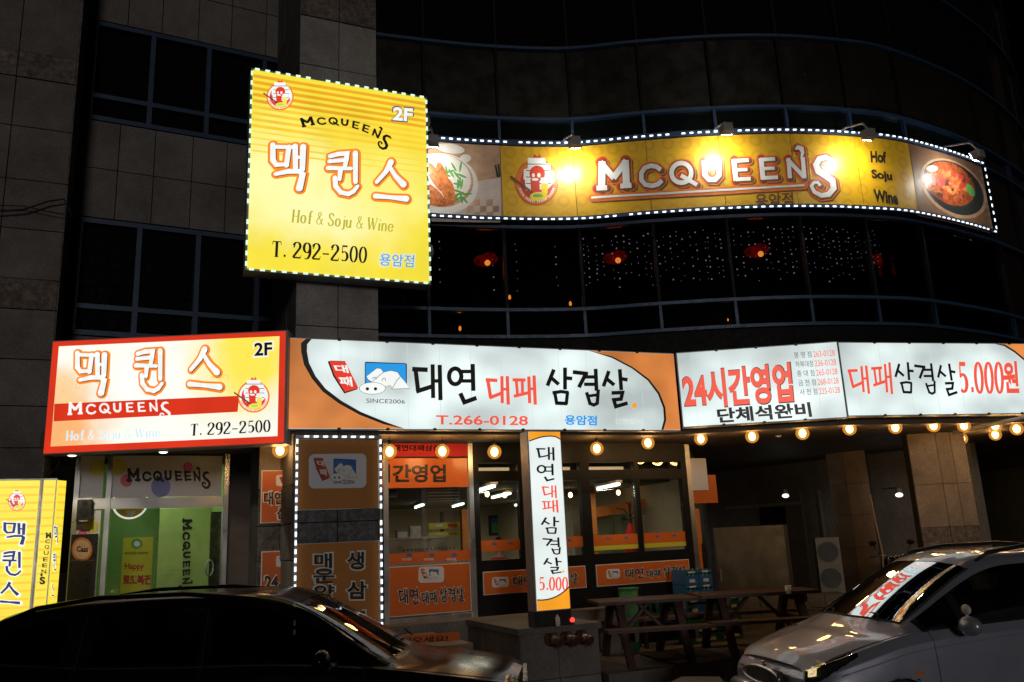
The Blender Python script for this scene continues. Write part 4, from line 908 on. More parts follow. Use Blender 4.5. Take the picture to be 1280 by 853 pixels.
# stone pier behind the pillar with two orange posters
PQ = PF.off(-.9); q0 = PQ.uv(322,650)[0]
tiles(PQ, BLD, [q0, q0+.28, .02], [FZ,1.1,1.62,2.05,2.52,3.1], lambda i, j: 'granite_dark' if j in (1,2,3) else 'granite_warm')
part('wall', 'joint', BLD, lambda b: b.sbox(PQ, q0, .02, FZ, 3.1, -.9, -.05))
def pier_poster(v0, v1, t1, q1, t2, q2, lab):
    s0, _, z0, z1 = rect(PQ, 326, v0, 357, v1, .02)
    t = empty('wall_poster', PQ.P(s0,z0,.01), lab, 'poster', 'orange posters on the stone pier')
    sb(PQ, 'board', 'print_white', t, s0, s0+.85, z0, z1, .013, .024); sb(PQ, 'board', 'board_orange', t, s0+.012, s0+.85, z0+.012, z1-.012, .0245, .028)
    plate(PQ, 'logo_board', 'board_white', t, rounded(345,v0+6,372,v0+20,3), .032); plate(PQ, 'tag', 'print_red', t, [(349,v0+8),(354,v0+8),(357,v0+15),(352,v0+17)], .034)
    T(PQ, t1, t, *q1, .032, 'print_black', .03, 'print_white', 0, .055); T(PQ, t2, t, *q2, .032, 'print_black', .03, 'print_white', 0, .055)
pier_poster(588, 654, '대연대패', (330,615,380,631), '삼겹살', (346,635,384,649), 'upper orange poster with black 대연 writing on the stone pier beside the lit pillar')
pier_poster(689, 746, '24시간', (331,717,378,738), '영업', (346,742,384,758), 'lower orange poster with black 24시 writing on the stone pier above the black car')
# ---------------------------------------------------------------- shop front
SP = Flat(-.65, 11.9, 24.5)
SF = empty('shop_facade', SP.P(0,.74), 'glazed restaurant front with black frames and orange lower boards under the pork sign', 'shop front')
def srect(u0, u1, v): return SP.uv(u0, v)[0], SP.uv(u1, v)[0]
bs0, bs1 = SP.uv(470,660)[0], SP.uv(591,660)[0]; re = SP.uv(862,660)[0]
ZB = .74
# serving booth bay
rbox(SP, 'beam', 'blue_frame', SF, 440, 541, 655, 552, -.1, .25)
for u in (482, 590): s = SP.uv(u,660)[0]; sb(SP, 'post', 'steel', SF, s-.035, s+.035, ZB, 3.1, -.05, .03)
rbox(SP, 'fabric_header', 'red_cloth', SF, 484, 553, 588, 571, -.03, 0)
T(SP, '대연대패삼겹살', SF, 492, 556, 560, 564, .002, 'dark_panel', .03)
rbox(SP, 'header_board', 'board_orange', SF, 440, 573, 588, 610, -.03, .0)
T(SP, '24시간영업', SF, 440, 581, 557, 603, .003, 'print_black', .035)
rbox(SP, 'glass', 'shop_glass', SF, 485, 611, 587, 690, -.02, -.012)
rbox(SP, 'strip_board', 'board_orange', SF, 485, 690, 588, 703, -.03, .0); rbox(SP, 'trim', 'steel', SF, 485, 703.3, 588, 705.3, -.03, .004)
rbox(SP, 'lower_board', 'print_white', SF, 486, 706, 589, 768, -.03, .0); rbox(SP, 'lower_board', 'board_orange', SF, 487, 707, 588, 767, -.0005, .004)
sb(SP, 'kick_plate', 'steel_dull', SF, bs0+.1, bs1-.04, ZB-.3, SP.uv(540,770)[1], -.04, -.004)
plate(SP, 'logo_board', 'board_white', SF, rounded(523,709,555,729,4,1), .007); logo_pig(SP, SF, 526, 711, 549, 724, .010, False, False)
slogan(SP, SF, [(498,737),(579,731),(580,752),(499,759)], .009, 'print_black', 'print_black', 'print_white')
for x in (500, 528, 556): T(SP, '대연대패', SF, x+2, 698, x+14, 701, .002, 'board_white', .02); plate(SP, 'logo_print', 'print_blue', SF, [(x+9,692),(x+15,692),(x+15,695.5),(x+9,695.5)], .003)
# dark framed bays
def bar(u0, v0, u1, v1, d0=-.06, d1=.04): return rbox(SP, 'frame', 'black_frame', SF, u0, v0, u1, v1, d0, d1)
s0, s1 = SP.uv(594,660)[0], re
zz = lambda v, u=700: SP.uv(u, v)[1]
Zt, Zt0, Zm, Zl, Zs = 3.08, SP.uv(620,579)[1], SP.uv(620,602)[1], SP.uv(620,700)[1], ZB
Zu = SP.uv(620,589)[1]; Zk = SP.uv(620,714)[1]; Zj = SP.uv(620,743)[1]
sb(SP, 'frame', 'black_frame', SF, s0, s1, Zt0, 3.12, -.06, .04); sb(SP, 'frame', 'black_frame', SF, s0, s1, Zm, Zu, -.06, .04); sb(SP, 'frame', 'black_frame', SF, s0, s1, Zk, Zl, -.06, .04); sb(SP, 'frame', 'black_frame', SF, s0, s1, ZB-.05, Zj, -.06, .038)
vert = [(593,599),(649,662),(727,738.5),(795.5,801),(855,862)]
vs_ = [(SP.uv(a,650)[0], SP.uv(b,650)[0]) for a, b in vert]
for a, c in vs_: sb(SP, 'mullion', 'black_frame', SF, a, c, ZB-.05, Zt0, -.055, .043)
for (a, b), (c, d) in zip(vs_[:-1], vs_[1:]):
    sb(SP, 'window', 'shop_glass', SF, b, c, Zl, Zm, -.01, 0); sb(SP, 'window', 'shop_glass', SF, b, c, Zu, Zt0, -.01, 0)
for k, (i, j) in enumerate(((0,2),(2,4))):
    a, c = vs_[i][1]+.01, vs_[j][0]-.01
    sb(SP, 'lower_board', 'print_white', SF, a, c, Zj+.0, Zk, .0, .045); sb(SP, 'lower_board', 'board_orange', SF, a+.01, c-.01, Zj+.01, Zk-.01, .0455, .049)
plate(SP, 'logo_board', 'board_white', SF, rounded(615,722,636,735,3,1), .052); logo_pig(SP, SF, 617, 723.5, 633, 732, .055, False, False)
plate(SP, 'logo_board', 'board_white', SF, rounded(758,712,775,724,3,1), .052); logo_pig(SP, SF, 760, 713.5, 773, 722, .055, False, False)
slogan(SP, SF, [(641,721),(722,714),(722,729),(641,736)], .054, 'print_black', 'print_black', 'print_white'); slogan(SP, SF, [(781,712),(857,705),(857,719),(781,726)], .054, 'print_black', 'print_black', 'print_white')
# window stickers (flat print): a red strip with little logos low on the panes
for i in range(4):
    a, c = vs_[i][1]+.005, vs_[i+1][0]-.005; z = Zl + .20
    sb(SP, 'sticker', 'board_orange', SF, a, c, z-.08, z+.07, .001, .003)
    for k in range(2): s = a+(c-a)*(.3+.4*k); sb(SP, 'sticker', 'print_blue', SF, s, s+.06, z, z+.03, .0035, .0045)
    if i > 1: sb(SP, 'sticker', 'board_yellow', SF, a, c, z-.15, z-.085, .001, .003)
s = SP.uv(865,660)[0]; sb(SP, 'post', 'steel', SF, s-.035, s+.05, ZB-.5, 3.1, -.05, .05)
# terrace and plinth
b = MB(); b.sbox(SP, bs0-.3, SP.uv(757,768)[0]+.06, FZ, ZB, -.3, .34); o = b.build('terrace', 'granite', loc=SP.P(0,FZ,.3)); o['kind'] = 'structure'
b = MB(); b.sbox(SP, SP.uv(757,768)[0]+.065, re+.2, FZ, .95, -.2, -.07); o = b.build('terrace_wall', 'dark_panel', loc=SP.P(2,FZ,-.1)); o['kind'] = 'structure'
p0, p1 = PT.uv(651,820)[0], PT.uv(750,820)[0]
PLT = empty('plinth', PT.P((p0+p1)/2,PZ-.1,-.6), 'granite clad plinth carrying the narrow white sign, with three pipe valves on its face', 'plinth')
pm = (p0+p1)/2 - .03; pz = [PZ-.1, .18, .68]
for i, (a, c) in enumerate(((p0,pm),(pm,p1))):
    for j in range(2): sb(PT, 'stone_panel', 'granite', PLT, a+.004, c-.004, pz[j]+.004, pz[j+1]-.004, -.03, .004*((i+j) % 2))
sb(PT, 'core', 'joint', PLT, p0+.01, p1-.01, PZ-.1, .68, -1.75, -.031)
Q2 = Flat(PT.P(p0,0)[0]-.0, PT.P(p0,0)[1], A-90); Q2 = Flat(*PT.P(p0,0,-1.75)[:2], A-90)
for i in range(3):
    for j in range(2): sb(Q2, 'stone_panel', 'granite', PLT, i*.583+.004, (i+1)*.583-.004, pz[j]+.004, pz[j+1]-.004, -.009, .004*((i+j) % 2))
sb(PT, 'cap', 'granite', PLT, p0-.03, p1+.03, .682, .75, -1.7, .03)
for i, u in enumerate((689, 708, 727)):
    s, z = PT.uv(u, 799-1.2*i, .02); t = empty('fire_inlet', PT.P(s,z,.0), ['reddish pipe valve on the granite plinth, the one nearest the black car','reddish pipe valve in the middle of the three on the granite plinth','reddish pipe valve on the granite plinth, the one nearest the picnic table'][i], 'valve', 'pipe valves on the plinth')
    part('flange', 'brass_red', t, lambda b: b.tube([PT.P(s,z,0.003), PT.P(s,z,.025)], .085, 18), True)
    part('body', 'steel_dull', t, lambda b: b.tube([PT.P(s,z,.02), PT.P(s,z,.09), PT.P(s+.02,z-.02,.14)], [.045,.045,.05], 14), True)
    part('cap', 'brass_red', t, lambda b: b.tube([PT.P(s+.02,z-.02,.14), PT.P(s+.035,z-.03,.18)], [.06,.055], 14)); part('chain', 'steel_dull', t, lambda b: b.tube([PT.P(s,z-.04,.06), PT.P(s+.03,z-.11,.08), PT.P(s+.07,z-.05,.15)], .005, 5))
# steps with orange risers
ST = empty('entrance_steps', PT.P(-1.9,FZ,0), 'stone entrance steps with orange riser strips reading 어서오세요', 'steps')
e0, e1 = PT.uv(470,800)[0]-.4, PT.uv(578,800)[0]
for k, (zz0, zz1, dd) in enumerate(((PZ,.20,.62),(.205,.42,.34),(.425,.66,.06))): sb(PT, 'step', 'granite_warm', ST, e0, e1+.05*k, zz0, zz1, -1.4, dd)
rz_ = PT.uv(530,796,.07)[1], PT.uv(530,808,.07)[1]
plate(PT, 'riser_strip', 'board_orange', ST, [(478,797),(574,790),(575,800.5),(478,808)], .066, .004); T(PT, '어서오세요!', ST, 487, 799, 560, 806.5, .069, 'print_black', .03, None, 5)
plate(PT, 'riser_strip', 'board_orange', ST, [(478,818),(582,809),(582,816),(478,825)], .346, .004)
# ---------------------------------------------------------------- narrow upright sign
VS = Flat(.28, 10.05, 24)
v0, v1 = VS.uv(661,600)[0], VS.uv(702.5,600)[0]; vz0, vz1 = VS.uv(693,762)[1], VS.uv(680,540)[1]
v0 = VS.uv(666,650)[0]; v1 = VS.uv(706,650)[0]
VSG = empty('upright_sign', VS.P((v0+v1)/2,.75,-.1), 'narrow upright white lightbox with vertical Korean writing and red 5.000, standing on the plinth', 'sign')
sb(VS, 'housing', 'grey_metal', VSG, v0-.015, v1+.012, vz0-.01, vz1+.01, -.22, -.004); sb(VS, 'face', 'face_narrow', VSG, v0, v1, vz0, vz1, -.003, .003)
sb(VS, 'base', 'black_plastic', VSG, v0-.03, v1+.02, .752, vz0-.012, -.2, -.02)
w_ = v1-v0; h_ = vz1-vz0
top = [(v0,vz1),(v0,vz1-.115)] + [(v0+w_*t, vz1-.115+.062*math.sin(math.pi*(t*.75))*1.0) for t in (.1,.25,.4,.55,.7,.85)] + [(v1,vz1-.09),(v1,vz1)]
bot = [(v0,vz0),(v0,vz0+.12)] + [(v0+w_*t, vz0+.12-.02*math.sin(math.pi*t*.9)+.12*t*t) for t in (.15,.3,.45,.6,.75,.9)] + [(v1,vz0+.24),(v1,vz0)]
b = MB(); b.poly(VS, top, .006); b.build('face', 'face_orange_bright', VSG); b = MB(); b.poly(VS, bot, .006); b.build('face', 'face_orange_bright', VSG)
strokes(VS, [(top[1:-1], .014)], lambda x, y: (x, y), 'lit_black', VSG, .008, 'outline'); strokes(VS, [(bot[1:-1], .014)], lambda x, y: (x, y), 'lit_black', VSG, .008, 'outline')
for g, q, m in (('대',(670,559,692,576),0),('연',(672,580,693,601),0),('R대',(677,607,695,623),1),('패',(677,625,697,641),1),('삼',(677,646,699,667),0),('겹',(678,672,700,693),0),('살',(680,697,702,717),0)):
    strokes(VS, GL[g], fit(VS, GL[g], q, .006), ('lit_black','led_red_letter')[m], VSG, .007)
stv = serif('5.000'); strokes(VS, stv, fit(VS, stv, (675,722,709,738), .006), 'led_red_letter', VSG, .007, grow=2)
plate(VS, 'dot', 'face_orange_bright', VSG, [(703,713),(705,713),(705,716),(703,716)], .007)
p = VS.P(v1+.03, .80, -.02); t = empty('warning_light', p-[0,0,.05], 'tiny glowing red light on the plinth at the foot of the upright sign', 'light')
part('bulb', 'red_dot', t, lambda b: b.sphere(p, .028, 10, 7), True); part('base', 'black_plastic', t, lambda b: b.tube([p-[0,0,.05], p-[0,0,.02]], .025, 10))
p = VS.P((v0+v1)/2+.02, .755, .04); t = empty('water_bottle', p, 'small clear plastic bottle standing before the base of the upright sign', 'bottle'); part('bottle', 'white_plastic', t, lambda b: b.tube([p, p+[0,0,.09], p+[0,0,.11], p+[0,0,.125]], [.03,.03,.012,.012], 10), True)
# ---------------------------------------------------------------- room behind the glass
RM = empty('restaurant_room', SP.P(1,.3,-3), 'lit dining room with pale walls and dark ceiling seen through the restaurant windows', 'room')
rs0, rs1, rd = bs0-.5, re-.02, -7.7
sb(SP, 'floor', 'dark_wood', RM, rs0, rs1, .2, .3, rd, -.08); sb(SP, 'ceiling', 'ceiling_in', RM, rs0, rs1, 2.54, 3.1, rd, -.4)
sb(SP, 'wall', 'plaster', RM, rs0, rs1, .3, 3.0, rd-.1, rd); sb(SP, 'wall', 'plaster', RM, rs0-.1, rs0, .3, 3.0, rd, -.08); sb(SP, 'wall', 'plaster', RM, rs1, rs1+.06, .3, 3.0, rd, -.08)
def tube_light(a, c, i, lab):
    P0, P1 = hz(*a, 2.47), hz(*c, 2.47); mid = (P0+P1)/2; dr = (P1-P0)/np.linalg.norm(P1-P0); P0, P1 = mid-dr*min(.6,np.linalg.norm(P1-P0)/2), mid+dr*min(.6,np.linalg.norm(P1-P0)/2)
    t = empty('tube_light', mid+[0,0,.06], lab, 'ceiling light', 'tube lights on the restaurant ceiling')
    part('tube', 'tube', t, lambda b: b.tube([P0, P1], .019, 8), True); sdv = np.cross(dr, [0,0,1])*.05
    part('fitting', 'white_plastic', t, lambda b: b.hexa([P0-sdv+[0,0,.025],P1-sdv+[0,0,.025],P1+sdv+[0,0,.025],P0+sdv+[0,0,.025],P0-sdv+[0,0,.06],P1-sdv+[0,0,.06],P1+sdv+[0,0,.06],P0+sdv+[0,0,.06]]))
    l = bpy.data.lights.new('tube_glow', 'AREA'); l.shape = 'RECTANGLE'; l.size = 1.1; l.size_y = .08; l.energy = 6; l.color = (.97,1,.84)
    lo = bpy.data.objects.new('tube_glow', l); COL.objects.link(lo); lo.parent = t; lo.location = (0,0,-.11); lo.rotation_euler.z = math.atan2(dr[1], dr[0])
for i, (a, c, lab) in enumerate((((516,636),(533,630),'left white tube light seen through the booth window'),((563,634.5),(583,629),'right white tube light seen through the booth window'),((595,615),(618,608),'white tube light nearest the top of the first dark framed window'),((615,622.5),(638,617),'longest white tube light in the middle of the first dark framed window'),((644,632),(659,628.5),'short white tube light beside the upright sign'),((747,611.5),(774,605.5),'white tube light at the top of the window with the orange beam'))):
    tube_light(a, c, i, lab)
# glowing strips added in the transoms to stand for the lit ceiling
for i, (a, c) in enumerate(((0,1),(1,2),(2,3))):
    x0, x1 = vs_[a][1]+.02, vs_[c][0]-.02; t = empty('cove_light', SP.P(x0,Zu,-.2), ['warm strip light behind the transom left of the upright sign','warm strip light behind the transom just right of the upright sign','warm strip light behind the transom over the orange beam window'][i], 'strip light', 'strip lights behind the transoms')
    sb(SP, 'diffuser', 'warm_strip', t, x0, x1, Zu-.03, Zt0-.045, -.26, -.23); sb(SP, 'housing', 'white_plastic', t, x0, x1, Zu-.03, Zt0-.04, -.30, -.262)
BWd = rd + .02
def bw(u0, v0, u1, v1, d): return rect(SP, u0, v0, u1, v1, d)
x0, x1, z0, z1 = bw(611,644,650,669,BWd); t = empty('framed_picture', SP.P(x0,z0,BWd), 'framed picture of a green field hanging on the rear wall of the dining room', 'picture')
sb(SP, 'frame', 'dark_wood', t, x0, x1, z0, z1, BWd-.01, BWd+.03); sb(SP, 'canvas', 'print_green', t, x0+.06, x1-.06, z0+.06, z0+(z1-z0)*.62, BWd+.031, BWd+.035); sb(SP, 'canvas', 'print_blue', t, x0+.06, x1-.06, z0+(z1-z0)*.63, z1-.06, BWd+.031, BWd+.035)
def person():
    s, z = SP.uv(623,680,-3.4); c = SP.P(s,z,-3.4); t = empty('person', SP.P(s,.3,-3.4), 'seated diner with short black hair and red top, inside the first dark framed window', 'person')
    b = MB(); k = .0
    # torso, shoulders, neck, head lofted as one closed body, then arms resting forward
    rings = [(-1.02,.17,.13),(-.85,.19,.14),(-.65,.185,.13),(-.48,.20,.13),(-.36,.21,.12),(-.28,.19,.10),(-.235,.10,.075),(-.20,.055,.055),(-.15,.055,.055),(-.115,.065,.075),(-.07,.078,.095),(0,.082,.10),(.06,.07,.088),(.105,.03,.04),(.115,.004,.004)]
    n = 18; vs = []
    for (h, a, d) in rings:
        for q in range(n): an = 2*math.pi*q/n; vs.append(SP.P(s+a*math.cos(an), z+h, -3.4+d*math.sin(an)))
    fs = [(i*n+q, i*n+(q+1) % n, (i+1)*n+(q+1) % n, (i+1)*n+q) for i in range(len(rings)-1) for q in range(n)]; mi = [0 if i < 6 else 1 for i in range(len(rings)-1) for q in range(n)]
    for f, m in zip(fs, mi): b.f.append(f); b.mi.append(m)
    b.v = [tuple(map(float, v)) for v in vs]
    for sg in (-1, 1): b.tube([SP.P(s+sg*.19,z-.36,-3.4), SP.P(s+sg*.24,z-.62,-3.45), SP.P(s+sg*.14,z-.66,-3.68)], [.055,.045,.035], 10, 0)
    b.build('body', ['red_cloth','skin'], t, True); h = MB(); h.sphere(c+[0,0,.02], .098, 16, 10, (.92,1.0,1.12)); h.build('hair', 'hair', t, True)
    ch = empty('dining_chair', SP.P(s,.3,-3.3), 'dark chair under the seated diner', 'chair')
    sb(SP, 'seat', 'dark_wood', ch, s-.22, s+.22, .72, .76, -3.6, -3.18); sb(SP, 'backrest', 'dark_wood', ch, s-.2, s+.2, .9, 1.15, -3.2, -3.17)
    for a in (-.2, .2):
        for d in (-3.58, -3.2): sb(SP, 'leg', 'dark_wood', ch, s+a-.02, s+a+.02, .3, .72, d, d+.04)
person()
def dining_table(u, d, lab):
    s = SP.uv(u,690,d)[0]; t = empty('dining_table', SP.P(s,.3,d), lab, 'table', 'tables in the dining room')
    sb(SP, 'tabletop', 'board_orange', t, s-.55, s+.55, 1.02, 1.06, d-.35, d+.35)
    for a in (-.5,.46):
        for c in (-.3,.26): sb(SP, 'leg', 'steel_dull', t, s+a, s+a+.04, .3, 1.02, d+c, d+c+.04)
dining_table(630, -4.2, 'orange topped table in front of the seated diner'); dining_table(715, -2.4, 'orange topped table just right of the upright sign')
# counter, machine, fan heater and post seen through the booth
x0, x1, z0, z1 = bw(483,674,561,692,-1.0); t = empty('steel_counter', SP.P(x0,.3,-1), 'grey stainless serving counter behind the booth glass', 'counter'); sb(SP, 'body', 'steel_dull', t, x0, x1, .3, z1, -1.6, -1.0); sb(SP, 'trim', 'steel', t, x0-.02, x1+.02, z1+.002, z1+.03, -1.62, -.98)
for k in range(14): sb(SP, 'rivet', 'black_plastic', t, x0+.25+k*.06, x0+.27+k*.06, z1-.16, z1-.14, -.999, -.99)
fx0, fx1, fz0, fz1 = bw(513,658,526,673,-1.2); t = empty('fan_heater', SP.P(fx0,z1+.03,-1.2), 'small square fan standing on the steel counter', 'fan'); sb(SP, 'body', 'white_plastic', t, fx0, fx1, z1+.031, fz1, -1.3, -1.2)
c = SP.P((fx0+fx1)/2, (z1+.03+fz1)/2, -1.19); part('grille', 'steel_dull', t, lambda b: [b.tube([c+SP.e*r*math.cos(2*math.pi*k/16)+np.array([0,0,r*math.sin(2*math.pi*k/16)]) for k in range(17)], .004, 5) for r in (.03,.055,.075)])
bx0, bx1, bz0, bz1 = bw(497,665,509,673,-1.2); t = empty('paper_box', SP.P(bx0,z1+.03,-1.2), 'low white box on the steel counter beside the fan', 'box'); sb(SP, 'body', 'white_plastic', t, bx0, bx1, z1+.031, bz1, -1.35, -1.2); sb(SP, 'lid', 'cream_metal', t, bx0-.01, bx1+.01, bz1+.001, bz1+.02, -1.36, -1.19)
rbox(SP, 'post', 'orange_wood', RM, 578, 637, 586, 691, -1.3, -1.2)
t = empty('menu_shelf', SP.P(.1,1.6,-1.9), 'two yellow menu boards one above the other behind the booth glass', 'menu board')  # yellow reflections in the booth glass, built as solid strips
for v0_, v1_ in ((653,661),(664.5,670)):
    rbox(SP, 'board', 'board_yellow', t, 536, v0_, 588, v1_, -1.82, -1.8); rbox(SP, 'lettering', 'print_white', t, 545, v0_+2, 553, v1_-2, -1.80, -1.798); rbox(SP, 'lettering', 'print_red', t, 560, v0_+2, 572, v1_-2, -1.80, -1.798)
rbox(SP, 'bracket', 'black_plastic', t, 552, 640, 555, 672, -1.9, -1.83)
# little red figures of a wall notice
# slatted air conditioners
def aircon(u0, v0, u1, v1, d, lab):
    x0, x1, z0, z1 = rect(SP, u0, v0, u1, v1, d); t = empty('air_conditioner', SP.P(x0,z0,d), lab, 'air conditioner'); h = z1-z0
    sb(SP, 'body', 'cream_metal', t, x0, x1, z0, z1, d-.3, d); sb(SP, 'grille', 'black_plastic', t, x0+.01, x1-.01, z0+.02, z1-h*.28, d, d+.004)
    for k in range(3 if h < .2 else 4): z = z0+.03+(h*.62)*k/(3 if h < .2 else 4); sb(SP, 'louvre', 'cream_metal', t, x0+.012, x1-.012, z, z+h*.055, d+.003, d+.02)
aircon(534,602,574,627,-.35,'large cream air conditioner with four louvres behind the booth glass'); aircon(470,608,496,622,-.35,'small cream air conditioner half hidden by the lit pillar')
# orange inner frame, beam, green wall and coat stand
PI = empty('partition', SP.P(1.6,.3,-1.6), 'orange wooden inner partition with a slanting top beam and green panels', 'partition')
pd = -1.0
rbox(SP, 'post', 'orange_wood', PI, 738.5, 600, 746, 695, pd-.08, pd); rbox(SP, 'post', 'orange_wood', PI, 793.5, 602, 797.5, 692, pd-.08, pd)
P0, P1 = SP.uv(744,641,pd-.1), SP.uv(858,621,pd-.1); dz = .085
b = MB(); b.hexa([SP.P(P0[0],P0[1]-dz,pd-.2),SP.P(P1[0],P1[1]-dz,pd-.2),SP.P(P1[0],P1[1]-dz,pd-.3),SP.P(P0[0],P0[1]-dz,pd-.3),SP.P(P0[0],P0[1]+dz,pd-.2),SP.P(P1[0],P1[1]+dz,pd-.2),SP.P(P1[0],P1[1]+dz,pd-.3),SP.P(P0[0],P0[1]+dz,pd-.3)]); b.build('beam', 'orange_wood', PI)
gs = [746,768,790,812,834,856]
for a, c in zip(gs[:-1], gs[1:]):
    x0, x1, z0, z1 = rect(SP, a+.4, 645, c-.4, 700, pd-.6); sb(SP, 'panel', 'green_pale', PI, x0, x1, .3, z1+.02, pd-.65, pd-.6)
def coat_stand():
    s, z = SP.uv(789,645,-.85); t = empty('coat_stand', SP.P(s,.3,-.85), 'black branching coat stand behind the orange beam window', 'coat stand')
    part('pole', 'black_plastic', t, lambda b: b.tube([SP.P(s,.3,-.85), SP.P(s-.02,z+.2,-.85)], .018, 8))
    for a, l in ((-.28,.1),(.22,.16),(-.2,-.06),(.26,0),(-.1,.2)): part('hook', 'black_plastic', t, lambda b: b.tube([SP.P(s,z-.05+l*.3,-.85), SP.P(s+a*.5,z+l,-.84), SP.P(s+a,z+l+.03,-.84)], .008, 6))
    o = MB(); o.tube([SP.P(s-.05,z-.12,-.82),SP.P(s-.07,z-.3,-.82),SP.P(s-.07,z-.62,-.82),SP.P(s-.06,z-.75,-.82)], [.03,.09,.11,.10], 12); c = o.build('red_coat', 'red_cloth', smooth=True, loc=SP.P(s-.05,z-.75,-.82)); tag(c, 'bright red coat hanging on the black coat stand', 'coat')
coat_stand()
# ---------------------------------------------------------------- pub entrance
EP = LF
PU = empty('pub_entrance', EP.P(1.6,FZ), 'steel framed pub entrance with white MCQUEEN\'S panel over a green lit doorway', 'entrance')
for u in (92, 132.5, 281): s = EP.uv(u,660)[0]; sb(EP, 'post', 'steel', PU, s-.03, s+.03, FZ, 3.2, -.06, .05)
a, c, m_ = EP.uv(95,600)[0], EP.uv(279,600)[0], EP.uv(132.5,600)[0]; zA = EP.uv(205,622)[1]; zB = EP.uv(205,635)[1]; zC = 3.22
sb(EP, 'beam', 'steel', PU, a, c, zB, zA, -.05, .03); sb(EP, 'soffit_trim', 'black_frame', PU, a, c, EP.uv(205,569)[1], zC, -.05, .03)
sb(EP, 'panel', 'board_white', PU, a, m_-.031, zA+.01, EP.uv(115,570)[1], -.03, 0); sb(EP, 'panel', 'board_white', PU, m_+.031, c-.02, zA+.01, EP.uv(205,570)[1], -.03, 0); sb(EP, 'panel', 'board_white', PU, a, m_-.031, FZ, zB-.01, -.03, 0)
for (x, y, r, m) in ((122,585,10,'soft_yellow'),(148,584,10,'soft_yellow'),(158,601,7.5,'soft_red'),(201,609,12,'soft_blue'),(235,584,6,'soft_pink'),(115,658,8,'soft_yellow'),(103,668,6,'soft_pink')): plate(EP, 'dot_print', m, PU, ell(x,y,r,r*1.05), .0045, .002)
strokes(EP, MCQ, fit(EP, MCQ, [(159,586),(262,585),(262,610),(159,611)], .006), 'print_black', PU, .008, grow=7)
# corridor
sb(EP, 'corridor_wall', 'green_wall', PU, m_-.3, EP.uv(200,680,-1.6)[0], FZ, 3.2, -1.75, -1.6); sb(EP, 'corridor_wall', 'green_wall_pale', PU, EP.uv(198,680,-1.1)[0], c+1, FZ, 3.2, -1.3, -1.1)
sb(EP, 'corridor_wall', 'green_wall', PU, m_-.35, m_-.05, FZ, 3.2, -1.6, -.1); sb(EP, 'corridor_wall', 'green_wall_pale', PU, c+.01, c+.1, FZ, 3.2, -1.1, -.06); sb(EP, 'corridor_ceiling', 'green_wall', PU, m_-.3, c+.3, 3.07, 3.11, -1.7, -.06); sb(EP, 'corridor_floor', 'granite_warm', PU, m_-.3, c+.3, FZ-.05, FZ+.01, -1.6, .1)
l = bpy.data.lights.new('corridor_light', 'AREA'); l.shape = 'RECTANGLE'; l.size = .8; l.size_y = .2; l.energy = 6.0; l.color = (.95,1,.78)
lo = bpy.data.objects.new('corridor_light', l); COL.objects.link(lo); lo.parent = PU; lo.location = EP.P((m_+c)/2, 3.0, -.6) - np.array(PU.location); lo.rotation_euler.z = EP.e[1]
sb(EP, 'corridor_lamp', 'downlight', PU, (m_+c)/2-.3, (m_+c)/2+.3, 3.03, 3.06, -.7, -.5)
def rot_word(S, parent, d):
    lo_, hi_ = bbox(MCQ)
    def f(x, y):
        a_ = (x-lo_[0])/(hi_[0]-lo_[0]); b_2 = (y-lo_[1])/(hi_[1]-lo_[1]); return S.uv(240 - b_2*18, 649 + a_*92, d)
    strokes(S, MCQ, f, 'print_black', parent, d, grow=9)
rot_word(EP, PU, -1.09)
x0, x1, z0, z1 = rect(EP, 152, 672, 190, 745, -1.58); t = empty('yellow_poster', EP.P(x0,z0,-1.59), 'yellow poster with pink Happy 로또복권 lettering on the green corridor wall', 'poster'); sb(EP, 'sheet', 'board_yellow', t, x0, x1, z0, z1, -1.595, -1.585)
plate(EP, 'badge', 'print_green', t, ell(171,680,7,6.5), -1.582); plate(EP, 'badge', 'print_white', t, ell(171,680,4,3.5), -1.580)
T(EP, '로또복권 당첨되면', t, 156, 690, 185, 693, -1.58, 'print_black', .01)
T(EP, 'Happy', t, 156, 704, 180, 714, -1.58, 'red_plastic', .03); T(EP, '로또복권', t, 154, 719, 188, 731, -1.58, 'red_plastic', .045)
p = EP.P(*EP.uv(163,628,-.5), -.5); t = empty('round_sign', p, 'round gold sign with a glowing white rim hanging behind the pub door beam', 'sign')
def disc(b, r, d0, d1): b.poly(EP, [(EP.uv(163,628,-.5)[0]+r*math.cos(2*math.pi*k/32), EP.uv(163,628,-.5)[1]+r*math.sin(2*math.pi*k/32)) for k in range(32)], d1, d1-d0)
part('rim', 'warm_rim', t, lambda b: disc(b,.235,-.54,-.5))
part('face', 'vinyl_yellow', t, lambda b: disc(b,.21,-.499,-.495)); T(EP, '2F', t, 158, 639, 169, 645, -.49, 'print_white', .04)
# open door leaf and handle
x0, x1, z0, z1 = rect(EP, 262, 640, 277, 745, -.12); sb(EP, 'door', 'green_dark', PU, x0, x1, FZ, z1, -.16, -.12)
hs, hz_ = EP.uv(262,710,-.05); part('handle', 'steel', PU, lambda b: b.tube([EP.P(hs+.05*math.cos(t), hz_+.105*math.sin(t), -.06) for t in np.linspace(0, 2*math.pi, 25)], .012, 8), True)
x0, x1, z0, z1 = rect(EP, 136, 636, 278, 745, -.03); sb(EP, 'door_glass', 'clear_glass', PU, x0, x1, FZ, z1, -.05, -.04)
